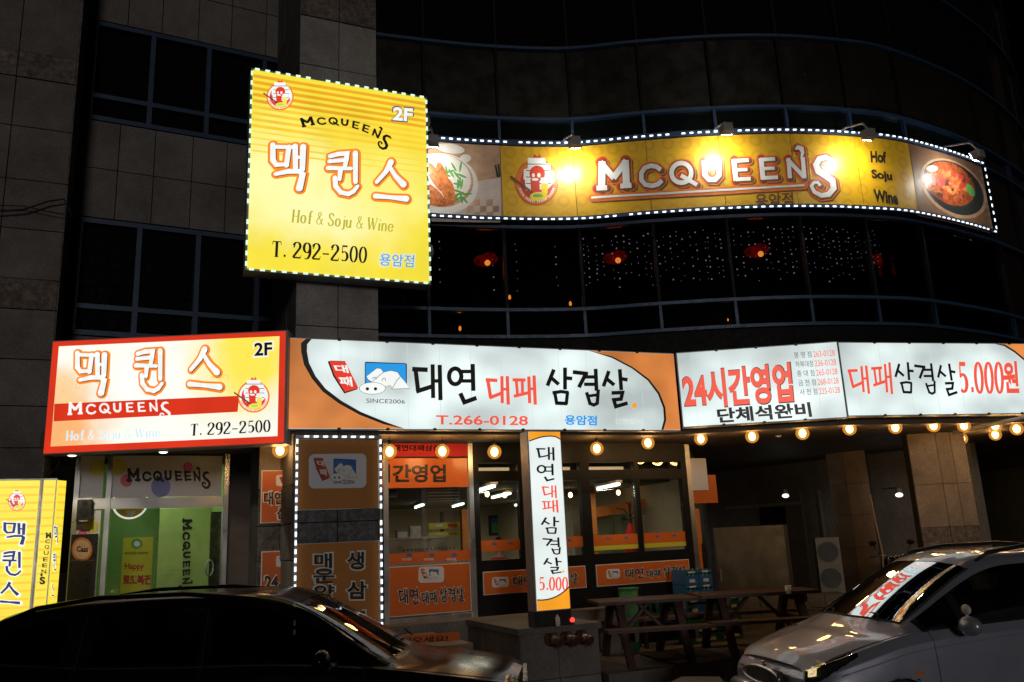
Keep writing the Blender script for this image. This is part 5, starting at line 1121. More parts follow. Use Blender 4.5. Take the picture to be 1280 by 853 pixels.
# speaker and beer poster
p = EP.uv(105,638,.12); t = empty('wall_speaker', EP.P(p[0],p[1]-.14,.05), 'small black speaker with chrome bands bolted to the steel beam of the pub entrance', 'speaker')
sb(EP, 'body', 'black_plastic', t, p[0]-.085, p[0]+.085, p[1]-.14, p[1]+.15, .035, .16)
for z, r in ((.09,.035),(-.02,.06)): part('driver', 'rubber', t, lambda b: b.tube([EP.P(p[0],p[1]+z,.16), EP.P(p[0],p[1]+z,.172)], r, 16))
sb(EP, 'trim', 'steel', t, p[0]-.09, p[0]+.09, p[1]+.135, p[1]+.155, .155, .167); sb(EP, 'trim', 'steel', t, p[0]-.05, p[0]+.05, p[1]-.15, p[1]-.13, .155, .167)
x0, x1, z0, z1 = rect(EP, 86, 668, 120, 760, .06); t = empty('beer_poster', EP.P(x0,z0,.06), 'black poster with an orange round Cass badge beside the pub door', 'poster'); sb(EP, 'board', 'print_black', t, x0, x1, z0, z1, .052, .07)
plate(EP, 'badge', 'board_ochre', t, ell(102.5,687,13,15), .073); plate(EP, 'badge', 'table_tan', t, ell(102.5,687,10.5,12), .075); T(EP, 'Cass', t, 96, 683, 110, 690, .078, 'print_black', .03)
plate(EP, 'arc_print', 'brown_wall', t, [(88,700),(118,700),(118,701.5),(88,701.5)], .073)
# brown wall beside the entrance
x0, x1, _, _ = rect(EP, 284, 600, 330, 700); part('wall_panel', 'brown_wall', BLD, lambda b: b.sbox(EP, x0+.02, x1+.25, FZ, 3.2, -.3, -.02))
# spotlights under the red sign
for i, (u, v) in enumerate(((90,569),(204,565))):
    p = np.array(RS.P(*RS.uv(u,v+.5,-.2), -.2)); t = empty('downlight', p, ['recessed round lamp under the left end of the red framed sign','recessed warm round lamp under the middle of the red framed sign'][i], 'lamp', 'lamps under the red framed sign')
    part('lens', 'downlight', t, lambda b: b.sphere(p, .05, 12, 6, (1,1,.3)), True); part('rim', 'steel', t, lambda b: b.tube([p+[0,0,.0], p+[0,0,.03]], .06, 14))
    l = bpy.data.lights.new('lamp_beam', 'SPOT'); l.energy = 30; l.spot_size = R_(110); l.color = (1,.86,.6); l.shadow_soft_size = .05; lo = bpy.data.objects.new('lamp_beam', l); COL.objects.link(lo); lo.parent = t; lo.location = (0,0,-.06); lo.rotation_euler = (R_(18),0,0)
# ---------------------------------------------------------------- free standing yellow lightboxes at the left edge
YP = Flat(-5.35, 9.3, 24)
def stripes(S, parent, s0, s1, z0, z1, d):
    z = z1-.06
    while z > z0: sb(S, 'stripe', 'stripe_b', parent, s0, s1, z-.028, z, d-.001, d+.001); z -= .085
y0, y1 = YP.uv(-30,650)[0], YP.uv(46,650)[0]; yzt = YP.uv(25,601)[1]
YG = empty('standing_lightbox', YP.P((y0+y1)/2,PZ,-.2), 'wide yellow striped lightbox with navy Korean name standing at the left edge', 'sign')
sb(YP, 'housing', 'steel_dull', YG, y0-.02, y1+.03, PZ, yzt+.02, -.3, -.004); sb(YP, 'face', 'face_yellow', YG, y0, y1, .3, yzt, -.003, .003); stripes(YP, YG, y0+.005, y1-.005, .4, yzt, .005)
emblem(YP, YG, 21, 627, (11,12), .008, True)
for c_, q in zip('맥퀸스', ((6,653,30,681),(3,690,26,719),(0,728,25,754))):
    f = fit(YP, GL[c_], q, .008); strokes(YP, GL[c_], f, 'lit_white', YG, .008, grow=26); strokes(YP, GL[c_], f, 'navy', YG, .011)
y2, y3 = YP.uv(51,650)[0], YP.uv(66,650)[0]
YN = empty('standing_lightbox', YP.P((y2+y3)/2,PZ,-.2), 'slim yellow lightbox with small upright MCQUEEN\'S letters beside the wide one', 'sign')
sb(YP, 'housing', 'steel_dull', YN, y2-.02, y3+.012, PZ, yzt+.02, -.30, -.004); sb(YP, 'face', 'face_yellow', YN, y2, y3, .3, yzt, -.003, .003); stripes(YP, YN, y2+.005, y3-.005, .4, yzt, .005)
YQF = Flat(*YP.P(y3+.012,0,0)[:2], A+58); 
sb(YQF, 'face', 'face_yellow', YN, .01, .15, .3, yzt, -.02, .004); stripes(YQF, YN, .015, .145, .4, yzt, .006)
for k, ch in enumerate("MCQUEEN'S"):
    h = [7,5,5,5,5,5,5,3,9][k]; vv = [666,674.5,681.5,689,697,704.5,712,717.5,721.5][k]; x = 60.5 - k*.95
    T(YP, ch, YN, x-3, vv, x+3.2 if ch != "'" else x-1, vv+h, .008, 'lit_black', .02 if 0 < k < 7 else .05)
for c_, q in zip('맥퀸스', ((66.5,655,73,682),(65,690,71.5,716),(63,727,68.5,748))):
    f = fit(YQF, GL[c_], [YQF.uv(q[0]+1,q[1]+3,.01), YQF.uv(q[2]-1.5,q[1]+3,.01), YQF.uv(q[2]-1.5,q[3]-3,.01), YQF.uv(q[0]+1,q[3]-3,.01)], .01, False); strokes(YQF, GL[c_], f, 'lit_white', YN, .010, grow=26); strokes(YQF, GL[c_], f, 'navy', YN, .013)
# ---------------------------------------------------------------- string of globe bulbs
def bulb_proto():
    t = empty('globe_bulb', (0,0,0), 'x', 'bulb', 'globe bulbs strung under the signs')
    part('globe', 'globe_shell', t, lambda b: b.sphere((0,0,0), .096, 20, 12), True, True); part('filament', 'filament', t, lambda b: b.sphere((0,0,.0), .052, 12, 8, (1,1,1.25)), True, True)
    part('socket', 'black_plastic', t, lambda b: b.tube([(0,0,.08),(0,0,.15)], .022, 10), True, True); part('wire', 'black_plastic', t, lambda b: b.tube([(0,0,.15),(0,0,.26)], .004, 5), True, True)
    l = bpy.data.lights.new('bulb_light', 'POINT'); l.energy = 19.0; l.color = (1,.60,.25); l.shadow_soft_size = .103; lo = bpy.data.objects.new('bulb_light', l); COL.objects.link(lo); lo.parent = t; return t
MSo, S1o, S2o = MS.off(-.35), S1.off(-.3), S2.off(-.3)
BL = [(350,564,MSo,'half hidden behind the lower right corner of the red framed sign'),(487,565,MSo,'just right of the lit pillar'),(553,565,MSo,'over the letters of the orange booth board'),(618,564,MSo,'just left of the upright sign'),(746,560,MSo,'over the orange beam window'),(810,554,MSo,'under the right end of the pork sign'),
 (876,549,S1o,'under the number 24 of the hours sign'),(940,545,S1o,'under the middle of the hours sign'),(1003,541,S1o,'under the right end of the hours sign'),(1062,537,S2o,'under the first letter of the price sign'),(1119,534,S2o,'between the two stone columns'),(1167,533,S2o,'in front of the corner of the right stone column'),(1205,533,S2o,'at the right edge of the right stone column'),
 (1202,549,S2.off(-1.4),'hanging lower and farther back beside the right stone column'),(1244,533,S2o,'upper one of the touching pair at the right'),(1244,543,S2.off(-1.3),'lower one of the touching pair at the right'),(1271,537,S2o,'last one at the right edge')]
bp_ = bulb_proto()
for i, (u, v, S, lab) in enumerate(BL):
    s, z = S.uv(u, v); o = bp_ if i == 0 else copy_tree(bp_); o.location = S.P(s, z); o['label'] = 'round warm bulb ' + lab; o.location.z += random.uniform(-.012,.012)
b = MB()
for S, l in ((MSo, BL[1:6]), (S1o, BL[6:9]), (S2o, [BL[9],BL[10],BL[11],BL[12],BL[14],BL[16]])):
    for (p, q) in zip(l[:-1], l[1:]):
        a = S.P(*S.uv(p[0],p[1]))+[0,0,.26]; c = S.P(*S.uv(q[0],q[1]))+[0,0,.26]; b.tube([a, (a+c)/2-[0,0,.02], c], .005, 5)
o = b.build('bulb_cable', 'black_plastic', loc=MSo.P(2,3.1)); tag(o, 'thin black cable carrying the round bulbs under the white signs', 'cable')
a, c = hz(1195,541,3.05), hz(1290,515,3.3); b = MB(); b.tube([S2.P(*S2.uv(1192,541,-1),-1), S2.P(*S2.uv(1290,520,.6),.6)], .03, 8); o = b.build('support_arm', 'grey_metal', loc=S2.P(3,3)); tag(o, 'slanting grey steel arm between the right column and the price sign', 'bracket')

def mirrored_bulb(u, v, lab):  # glowing balls added for the bulb string's reflections in the panes
    s, z = SP.uv(u, v, -1.4); p = SP.P(s, z, -1.4); t = empty('pendant_bulb', p, lab, 'bulb', 'small warm bulbs hanging inside the restaurant')
    part('bulb', 'filament', t, lambda b: b.sphere(p, .035, 10, 7, (1,1,1.3)), True); part('cord', 'black_plastic', t, lambda b: b.tube([p+[0,0,.05],[p[0],p[1],2.54]], .006, 5))
for q in ((609,618,'small warm bulb inside, left one in the first dark framed window'),(631,619,'small warm bulb inside, right one in the first dark framed window'),(713,619,'small warm bulb inside, in the narrow window just right of the upright sign'),(773,616,'small warm bulb inside, above the orange beam beside the coat stand'),(809,617,'small warm bulb inside, left one in the last dark framed window'),(841,617,'small warm bulb inside, right one in the last dark framed window')): mirrored_bulb(*q)
for o_ in COL.objects:
    if o_.get('category') == 'bulb' and 'hanging lower and farther back' in o_['label']:
        for c_ in o_.children:
            if c_.type == 'LIGHT': c_.data = c_.data.copy(); c_.data.energy = 34

x0, x1, z0, z1 = rect(SP, 717, 632, 729, 690, -3.2); sb(SP, 'inner_door', 'plaster_pale', RM, x0, x1, .3, z1, -3.3, -3.2)
# ---------------------------------------------------------------- covered yard at the right
b2 = lambda p: (p[0], p[1])
def colm(c, a0, a1, lab, zs):
    "square stone column: near corner c, faces run to a0 (left) and a1 (right)"
    t = empty('stone_column', (c[0],c[1],FZ), lab, 'column', 'stone columns of the covered yard')
    for e_, flip in ((a0, True), (a1, False)):
        d = np.array(e_)-np.array(c); L = np.hypot(*d); a = math.degrees(math.atan2(d[1], d[0]))
        if flip: F_ = Flat(e_[0], e_[1], math.degrees(math.atan2(-d[1], -d[0])))
        else: F_ = Flat(c[0], c[1], a)
        cols = [0,L/2,L] if L > .45 else [0,L]
        for i in range(len(cols)-1):
            for j in range(len(zs)-1): sb(F_, 'stone_panel', 'granite_rough' if zs[j+1]-zs[j] < .42 else 'granite_warm', t, cols[i]+.004, cols[i+1]-.004, zs[j]+.004, zs[j+1]-.004, -.05, random.uniform(0,.004))
        sb(F_, 'core', 'joint', t, .03, L-.03, zs[0], zs[-1], -max(.3, L*.8), -.05)
    return t
c2, l2, r2 = b2(hz(1168,541,3.12)), b2(hz(1133,543,3.12)), b2(hz(1204,539.5,3.12))
colm(c2, l2, r2, 'nearer right stone column, warmly lit at its top by the bulbs', [FZ,.75,1.3,1.63,2.3,3.12])
c1, l1_, r1 = b2(hz(1053,565,3.12)), b2(hz(1032,568,3.12)), b2(hz(1080,562.5,3.12))
colm(c1, l1_, r1, 'farther left stone column beside the tall fan unit', [FZ,.72,1.3,1.9,2.5,3.12])
k = hz(880,592,3.12); m = hz(1035,574,3.12); a_ = math.degrees(math.atan2(m[1]-k[1], m[0]-k[0])); SW = Flat(k[0], k[1], a_)
t = empty('yard_wall', SW.P(2,FZ), 'dim grey plaster wall at the back of the covered yard, with a dark window', 'wall')
L = math.hypot(m[1]-k[1], m[0]-k[0])
sb(SW, 'plaster', 'concrete', t, -.5, L+3, FZ, 3.12, -.2, 0); 
x0, x1, z0, z1 = rect(SW, 950, 632, 982, 655, .01); sb(SW, 'window', 'opaque_glass', t, x0, x1, z0, z1, .0, .02)
x0, x1, z0, z1 = rect(SW, 906, 630, 1004, 634, .03); sb(SW, 'pipe', 'cream_metal', t, x0, x1, z0, z1, .0, .05)
for u in (1007, 1030): x0, x1, z0, z1 = rect(SW, u, 612, u+2, 740, .03); sb(SW, 'batten', 'grey_metal', t, x0, x1, z0, z1, 0, .04)
SH = Flat(*SP.P(re+.06,0)[:2], 0); dvec = k[:2]-SP.P(re+.06,0)[:2]; SH = Flat(SP.P(re+.06,0)[0], SP.P(re+.06,0)[1], math.degrees(math.atan2(dvec[1], dvec[0])))
t = empty('side_wall', SH.P(0,FZ), 'tiled side wall of the restaurant running back into the covered yard', 'wall'); Lh = math.hypot(*dvec)
for i in range(9):
    for j in range(5): sb(SH, 'stone_panel', 'granite', t, .3+i*Lh/9.4+.005, .3+(i+1)*Lh/9.4-.005, FZ+j*.594+.005, FZ+(j+1)*.594-.005, -.05, random.uniform(0,.005))
sb(SH, 'core', 'joint', t, .3, Lh, FZ, 3.12, -.2, -.05)
# far right wall
p, q = hz(1206,578,3.12), hz(1282,568,3.12); RW = Flat(p[0], p[1], math.degrees(math.atan2(q[1]-p[1], q[0]-p[0])))
t = empty('yard_wall', RW.P(1,FZ), 'dull green grey wall at the far right of the covered yard beyond the columns', 'wall'); sb(RW, 'plaster', 'green_grey', t, -4, 12, FZ, 2.85, -.2, 0); sb(RW, 'beam', 'soffit', t, -4, 12, 2.855, 3.12, -.2, .06)
# white board and orange board beyond the last post
BP_ = Flat(*SP.P(re+.05,0,-.3)[:2], 24.5); t = empty('hanging_banner', BP_.P(.1,2.3), 'blank white banner above an orange board just right of the last steel post', 'banner')
rbox(BP_, 'sheet', 'board_white', t, 864, 573, 884, 613, .0, .015); rbox(BP_, 'orange_sheet', 'board_orange', t, 866, 594, 896, 629, -.05, -.03)
rbox(BP_, 'orange_strip', 'orange_wood', t, 869, 636, 876, 680, -.05, -.03); rbox(BP_, 'red_strip', 'board_orange', t, 873, 680, 879, 735, -.05, -.03)
# big steel cabinet
CB = Flat(hz(895,750,.15)[0]*.0+0, 0, 0); cbp = 14.6; F0 = Flat(cbp*ray(895,700)[0]/ray(895,700)[1], cbp, -22)
x0, x1 = F0.uv(895,700)[0], F0.uv(984,700)[0]; z1 = F0.uv(940,658)[1]
t = empty('steel_cabinet', F0.P((x0+x1)/2,FZ,-.3), 'big dull sheet steel cabinet standing against the yard wall', 'cabinet')
sb(F0, 'body', 'steel_yard', t, x0, x1, FZ, z1, -.75, -.004); sb(F0, 'door', 'steel_yard', t, x0+.02, x1-.02, FZ+.1, z1-.02, -.003, .012); sb(F0, 'handle', 'grey_metal', t, x0+.05, x0+.07, .9, 1.1, .012, .05)
sb(F0, 'foot', 'black_plastic', t, x0, x1, FZ, FZ+.06, -.1, .014)
# tall fan unit
F1 = Flat(14.9*ray(1022,700)[0]/ray(1022,700)[1], 14.9, -12); x0, x1 = F1.uv(1022,700)[0], F1.uv(1052,700)[0]; z1 = F1.uv(1037,672)[1]; z0 = F1.uv(1037,742)[1]
t = empty('outdoor_unit', F1.P((x0+x1)/2,z0,-.2), 'pale outdoor air conditioning unit with two stacked round fans beside the farther column', 'outdoor unit')
sb(F1, 'body', 'unit_grey', t, x0, x1, z0, z1, -.35, 0); cx = (x0+x1)/2-.01; r = (x1-x0)*.42
for k_, zc in enumerate((z0+(z1-z0)*.74, z0+(z1-z0)*.27)):
    part('fan', 'black_plastic', t, lambda b: b.tube([F1.P(cx,zc,.001), F1.P(cx,zc,.01)], r, 24)); part('grille', 'unit_grey', t, lambda b: [b.tube([F1.P(cx+q*math.cos(a),zc+q*math.sin(a),.02) for a in np.linspace(0,2*math.pi,25)], .004, 4) for q in (r,r*.75,r*.5,r*.25)])
# ledge
F2 = Flat(14.3*ray(925,760)[0]/ray(925,760)[1], 14.3, -8); x0, x1 = F2.uv(870,755)[0], F2.uv(1060,755)[0]; zl_ = F2.uv(980,745)[1]
t = empty('stone_ledge', F2.P(x0,FZ), 'low two course stone ledge behind the farther picnic table', 'ledge')
for i in range(7):
    for j in range(2): w = (x1-x0)/7; sb(F2, 'stone_block', 'granite', t, x0+i*w+.004, x0+(i+1)*w-.004, FZ+j*(zl_-FZ)/2+.004, FZ+(j+1)*(zl_-FZ)/2-.004, -.6, random.uniform(0,.006))
# yard lamps
for u, v, lab, y in ((982,620,'bare white lamp glowing on the yard wall above the steel cabinet',17.0),(1124,619,'bare white lamp glowing in the gap between the two stone columns',15.5)):
    r_ = ray(u, v); p = np.array([0,0,EYE]) + r_*(y/r_[1]); t = empty('yard_lamp', p, lab, 'lamp', 'bare lamps of the covered yard')
    part('bulb', 'flood_white', t, lambda b: b.sphere(p, .055, 12, 8, (1.25,1,.7)), True); part('arm', 'black_plastic', t, lambda b: b.tube([p+[0,.02,.13], p+[.1,.9,.16]], .012, 6)); part('shade', 'grey_metal', t, lambda b: b.tube([p+[0,0,.04],p+[0,0,.12]], [.07,.03], 12))
    l = bpy.data.lights.new('lamp_glow', 'POINT'); l.energy = 2.0; l.color = (.9,1,.9); l.shadow_soft_size = .09; lo = bpy.data.objects.new('lamp_glow', l); COL.objects.link(lo); lo.parent = t
for u, v, i in ((973,545,0),(795,570,1),(722,571,2)):
    p = hz(u, v, 3.11); t = empty('ceiling_spot', p, 'small unlit ceiling spot ' + ['above the covered yard','near the right end of the restaurant soffit','over the upright sign'][i], 'ceiling spot', 'small spots in the soffit'); part('rim', 'cream_metal', t, lambda b: b.tube([p+[0,0,.005], p-[0,0,.012]], [.05,.045], 12)); part('lens', 'white_plastic', t, lambda b: b.tube([p-[0,0,.0125], p-[0,0,.018]], .03, 12))
# motorcycle seen between the columns, nose to the street
def motorcycle():
    y = 15.0; r_ = ray(1117, 690); x = r_[0]/r_[1]*y; t = empty('motorcycle', (x,y,FZ), 'dark motorcycle with a chrome fork and mirrors parked in the gap between the two columns', 'motorcycle', None, R_(-18))
    def w(name, m, fn, sm=True): return part(name, m, t, fn, sm, True)
    for yy, n_ in ((-.1,'front_wheel'),(1.15,'rear_wheel')):
        o = w(n_, 'rubber', lambda b: b.tube([(0,yy+.3*math.cos(a),.31+.3*math.sin(a)) for a in np.linspace(0,2*math.pi,25)], .055, 8)); h = part('rim', 'steel', o, lambda b: b.tube([(-.04,yy,.31),(.04,yy,.31)], .17, 16), True, True)
    for sx in (-1, 1):
        w('fork', 'steel', lambda b: b.tube([(sx*.09,-.1,.31),(sx*.09,.12,.85),(sx*.09,.16,.98)], .022, 8)); w('mirror', 'black_plastic', lambda b: (b.tube([(sx*.2,.2,1.0),(sx*.3,.17,1.2)], .008, 6), b.sphere((sx*.31,.17,1.24), .06, 10, 7, (1.1,.4,.8))))
    w('handlebar', 'steel', lambda b: b.tube([(-.36,.28,1.0),(-.2,.2,1.03),(0,.16,.99),(.2,.2,1.03),(.36,.28,1.0)], .014, 8)); w('headlight', 'lens', lambda b: b.sphere((0,.02,.88), .10, 14, 10, (1,.7,1)))
    w('fender', 'steel', lambda b: b.tube([(0,-.1+.37*math.cos(a),.31+.37*math.sin(a)) for a in np.linspace(.3,2.4,9)], .05, 8)); w('fuel_tank', 'black_paint', lambda b: b.sphere((0,.45,.86), .2, 14, 10, (.8,1.5,.75))); w('seat', 'black_plastic', lambda b: b.sphere((0,.95,.82), .2, 12, 8, (.75,1.7,.4)))
    w('engine', 'steel_dull', lambda b: (b.box((-.16,.3,.3),(.16,.75,.62)), b.box((-.12,.42,.63),(.12,.62,.76))), False); w('exhaust', 'steel', lambda b: b.tube([(.17,.4,.35),(.2,.7,.28),(.2,1.4,.36)], [.02,.035,.045], 10))
motorcycle()
p = [np.array([0,0,EYE])+ray(u,v)*(14.2/ray(u,v)[1]) for u, v in ((1088,618),(1094,650),(1103,690),(1106,735))]; b = MB(); b.tube(p, .012, 6); o = b.build('hose', 'hose_tan', smooth=True, loc=p[-1]); tag(o, 'thin tan hose hanging down beside the farther column', 'hose')
# ---------------------------------------------------------------- picnic tables
def picnic_table(x, y, rz, lab, L=1.5):
    t = empty('picnic_table', (x,y,FZ+.01), lab, 'table', 'wooden picnic tables on the patio', R_(rz)); w_ = L/2
    def pb(n, a, c): b = MB(); b.box(a, c); return b.build(n, 'dark_wood', t, local=True)
    for k in range(5): pb('plank', (-w_,-.35+k*.142,.72+.002*(k % 2)), (w_,-.35+k*.142+.134,.76+.002*(k % 2)))
    for s in (-1, 1):
        for k in range(2): pb('bench_plank', (-w_,s*.62-.13+k*.132,.42), (w_,s*.62-.13+k*.132+.124,.46))
    for sx in (-1, 1):
        x0 = sx*(w_-.28)
        for s in (-1, 1):
            b = MB(); q = [(x0-.045,s*.62,0),(x0+.045,s*.62,0),(x0+.045,s*.72,0),(x0-.045,s*.72,0),(x0-.045,s*.16,.718),(x0+.045,s*.16,.718),(x0+.045,s*.28,.718),(x0-.045,s*.28,.718)]; b.hexa(q); b.build('leg', 'dark_wood', t, local=True)
        pb('bench_bearer', (x0+.047,-.74,.31), (x0+.09,.74,.418)); pb('top_bearer', (x0+.047,-.34,.62), (x0+.09,.34,.717))
        b = MB(); b.hexa([(x0-sx*.05,-.03,.32),(x0-sx*.05,.03,.32),(x0-sx*.10,.03,.32),(x0-sx*.10,-.03,.32),(x0-sx*.42,-.03,.70),(x0-sx*.42,.03,.70),(x0-sx*.47,.03,.70),(x0-sx*.47,-.03,.70)]); b.build('brace', 'dark_wood', t, local=True)
    return t
ta = (hz(745,752,.92)+hz(870,748,.92))/2; picnic_table(ta[0], ta[1]+.30, 8, 'reddish brown picnic table nearer the street, just right of the granite plinth', 1.32)
tb = (hz(887,742,.92)+hz(1012,740,.92))/2; picnic_table(tb[0], tb[1]+.30, 4, 'reddish brown picnic table farther back with a white paper cup on it', 1.6)
p = hz(989,743,.925); t = empty('paper_cup', p+[0,.1,0], 'white paper cup standing on the farther picnic table', 'cup'); part('cup', 'white_cup', t, lambda b: b.tube([p+[0,.1,0], p+[0,.1,.09]], [.028,.038], 14), True); part('rim', 'white_cup', t, lambda b: b.tube([p+[0,.1,.0905], p+[0,.1,.097]], .041, 14))
# crates of bottles by the shop wall
def crate_parts(t, m, lab2='white_plastic'):
    W_, D_, H_ = .235, .34, .20
    def pb(n, mm, a, c): b = MB(); b.box(a, c); return b.build(n, mm, t, local=True)
    pb('base', m, (0,0,0), (W_,D_,.02)); pb('side', m, (0,.012,.022), (.012,D_-.012,H_)); pb('side', m, (W_-.012,.012,.022), (W_,D_-.012,H_)); pb('back', m, (0,D_-.011,.022), (W_,D_,H_))
    pb('front', m, (0,0,.022), (W_,.011,.13)); pb('front', m, (0,0,.165), (W_,.011,H_)); pb('rib', m, (0,-.012,.09), (W_,-.001,.10)); pb('label_print', lab2, (.07,-.004,.035), (.165,-.0005,.08)); pb('label_print', lab2, (.06,-.004,.168), (.175,-.0005,.19))
    for i in range(3):
        o = MB(); x = .045+i*.072; o.tube([(x,.07,.022),(x,.07,.15),(x,.07,.19),(x,.07,.225)], [.03,.03,.013,.013], 10); o.build('bottle_neck', 'bottle_green', t, True, True)
cs, _ = SP.uv(840, 730, .25); n0 = None
cl = ['lower','middle','upper']
for col in range(2):
    for lv in range(3):
        p = SP.P(cs + col*.245, FZ+.42+lv*.205, .60)
        lab = f'blue beer crate, {cl[lv]} one of the {["left","right"][col]} blue stack by the last steel post'
        if n0 is None: n0 = empty('beer_crate', p, lab, 'crate', 'blue crates stacked by the shop wall', R_(24.5)); crate_parts(n0, 'crate_blue')
        else: o = copy_tree(n0, loc=p); o['label'] = lab
g0 = None
for col in range(4):
    for lv in range(2 if col < 3 else 3):
        p = SP.P(cs + .03 + col*.245 - (.0 if col < 3 else -.02), FZ+.012+lv*.205, .60 if col < 3 else .5)
        lab = f'dark green crate, {["lowest","second lowest","topmost"][lv]} in ' + ['the stack under the left blue crates','the stack under the right blue crates','the stack beside the blue ones near the steel post','the stack farthest from the street door'][col]
        if g0 is None: g0 = empty('bottle_crate', p, lab, 'crate', 'green crates by the shop wall', R_(24.5)); crate_parts(g0, 'crate_green')
        else: o = copy_tree(g0, loc=p); o['label'] = lab
for i in range(12):
    s = SP.uv(797,742,.3)[0] + i*.062; p = SP.P(s, FZ+.46, .32 if i % 2 else .40); t = empty('green_bottle', p, 'green glass bottle in the row on the low bench left of the blue crates', 'bottle', 'green bottles behind the picnic table')
    o = MB(); o.tube([p, p+[0,0,.13], p+[0,0,.17], p+[0,0,.215]], [.029,.029,.012,.012], 8); o.build('glass_body', 'bottle_green', t, True); c = MB(); c.tube([p+[0,0,.2155], p+[0,0,.228]], .014, 8); c.build('cap', 'cream_metal', t)
t = empty('bottle_bench', SP.P(SP.uv(797,742,.3)[0]-.05,FZ,.3), 'low dark wooden bench carrying the row of green bottles', 'bench'); s = SP.uv(797,742,.3)[0]-.05; sb(SP, 'seat', 'dark_wood', t, s, s+.8, FZ+.42, FZ+.455, .22, .50)
for a in (0, .74):
    for d in (.24,.44): sb(SP, 'leg', 'dark_wood', t, s+a, s+a+.05, FZ, FZ+.42, d, d+.05)
def stool(u, v, lab):
    p = hz(u, v, FZ+.01); t = empty('plastic_stool', p, lab, 'stool', 'red plastic stools under the picnic table')
    part('seat', 'red_plastic', t, lambda b: b.tube([p+[0,0,.40], p+[0,0,.43]], [.15,.14], 16))
    for a in range(4): an = R_(45+90*a); part('leg', 'red_plastic', t, lambda b: b.tube([p+[.17*math.cos(an),.17*math.sin(an),0], p+[.12*math.cos(an),.12*math.sin(an),.398]], [.02,.026], 6))
    part('ring', 'red_plastic', t, lambda b: b.tube([p+[.155*math.cos(a),.155*math.sin(a),.15] for a in np.linspace(0,2*math.pi,17)], .012, 6))
stool(772,788,'red plastic stool partly hidden under the nearer picnic table on its left'); stool(806,783,'red plastic stool behind the nearer picnic table on its right'); 
p = SP.P(*SP.uv(786,746,.55), .55); t = empty('plastic_bucket', [p[0],p[1],FZ], 'tall green plastic bucket behind the nearer picnic table', 'bucket'); part('shell', 'crate_green2', t, lambda b: b.tube([[p[0],p[1],FZ],[p[0],p[1],p[2]+.10]], [.10,.14], 16), True); part('rim', 'crate_green2', t, lambda b: b.tube([[p[0],p[1],p[2]+.101],[p[0],p[1],p[2]+.12]], .15, 16))
p = PT.P(PT.uv(712,762)[0]+.12, .752, -.35); t = empty('potted_sprig', p, 'small green sprig lying on the plinth behind the upright sign', 'plant')
for k_ in range(9): a = random.uniform(-.6,.6); part('leaf', 'leaf_green', t, lambda b: b.poly(Flat(p[0]+random.uniform(-.02,.08),p[1],24), [(0,p[2]),(.02,p[2]+.02),(.05+.03*a,p[2]+.06),(.02,p[2]+.045)], a*.05))
# ---------------------------------------------------------------- overhead wires
for i, (pts, lab) in enumerate((([(-20,266),(30,262),(60,252),(80,249),(86,262),(91,272)],'black overhead wire drooping to the left granite column, the thicker lower one'),([(-20,256),(30,258),(62,265),(80,268)],'thin black overhead wire crossing the left granite column, the upper one'))):
    q = [CF.P(*CF.uv(u,v,.12),.12) for u, v in pts]; b = MB(); b.tube(q, .012 if i == 0 else .007, 6); o = b.build('overhead_wire', 'rubber', smooth=True, loc=q[0]); tag(o, lab, 'wire')
b = MB(); q = [CF.P(*CF.uv(u,v,.03),.03) for u, v in ((84,560),(70,585),(60,596),(50,601))]; b.tube(q, .008, 5); o = b.build('lightbox_cable', 'rubber', smooth=True, loc=q[-1]); tag(o, 'thin black cable running down to the yellow standing lightboxes', 'cable')
b = MB(); q = [MS.P(*MS.uv(u,v,-.2),-.2) for u, v in ((372,420),(400,421),(440,419),(470,410))]; b.tube(q, .009, 5); o = b.build('sign_cable', 'rubber', smooth=True, loc=q[0]); tag(o, 'thin cable looping over the top left of the pork sign', 'cable')
# ---------------------------------------------------------------- cars
class CM(MB):
    "mesh builder that welds equal points so that panels shade smoothly"
    def __init__(self): super().__init__(); self.k = {}
    def pt(self, p):
        q = tuple(round(float(c), 5) for c in p)
        if q not in self.k: self.k[q] = len(self.v); self.v.append(q)
        return self.k[q]
def crom(c, t):
    n = len(c); i = min(int(t), n-2); f = t-i; p0, p1, p2, p3 = c[max(i-1,0)], c[i], c[i+1], c[min(i+2,n-1)]
    if i == 0: p0 = 2*p1-p2
    if i+2 >= n: p3 = 2*p2-p1
    return .5*((2*p1)+(p2-p0)*f+(2*p0-5*p1+4*p2-p3)*f*f+(3*p1-p0-3*p2+p3)*f**3)
def shell(ctrl, su, ru, sharp=()):
    "grid of points: stations x rows; rows in sharp are kept as creases"
    C = np.array(ctrl, float); ns, nr, _ = C.shape
    A_ = np.array([[crom(C[:,j], i/su) for j in range(nr)] for i in range((ns-1)*su+1)])
    rows = (nr-1)*ru+1; G = np.zeros((A_.shape[0], rows, 3)); cr = sorted(set([0, nr-1]) | set(sharp))
    for i in range(A_.shape[0]):
        for a, b in zip(cr[:-1], cr[1:]):
            seg = A_[i, a:b+1]
            for k in range((b-a)*ru+1): G[i, a*ru+k] = crom(seg, k/ru) if len(seg) > 1 else seg[0]
    return G
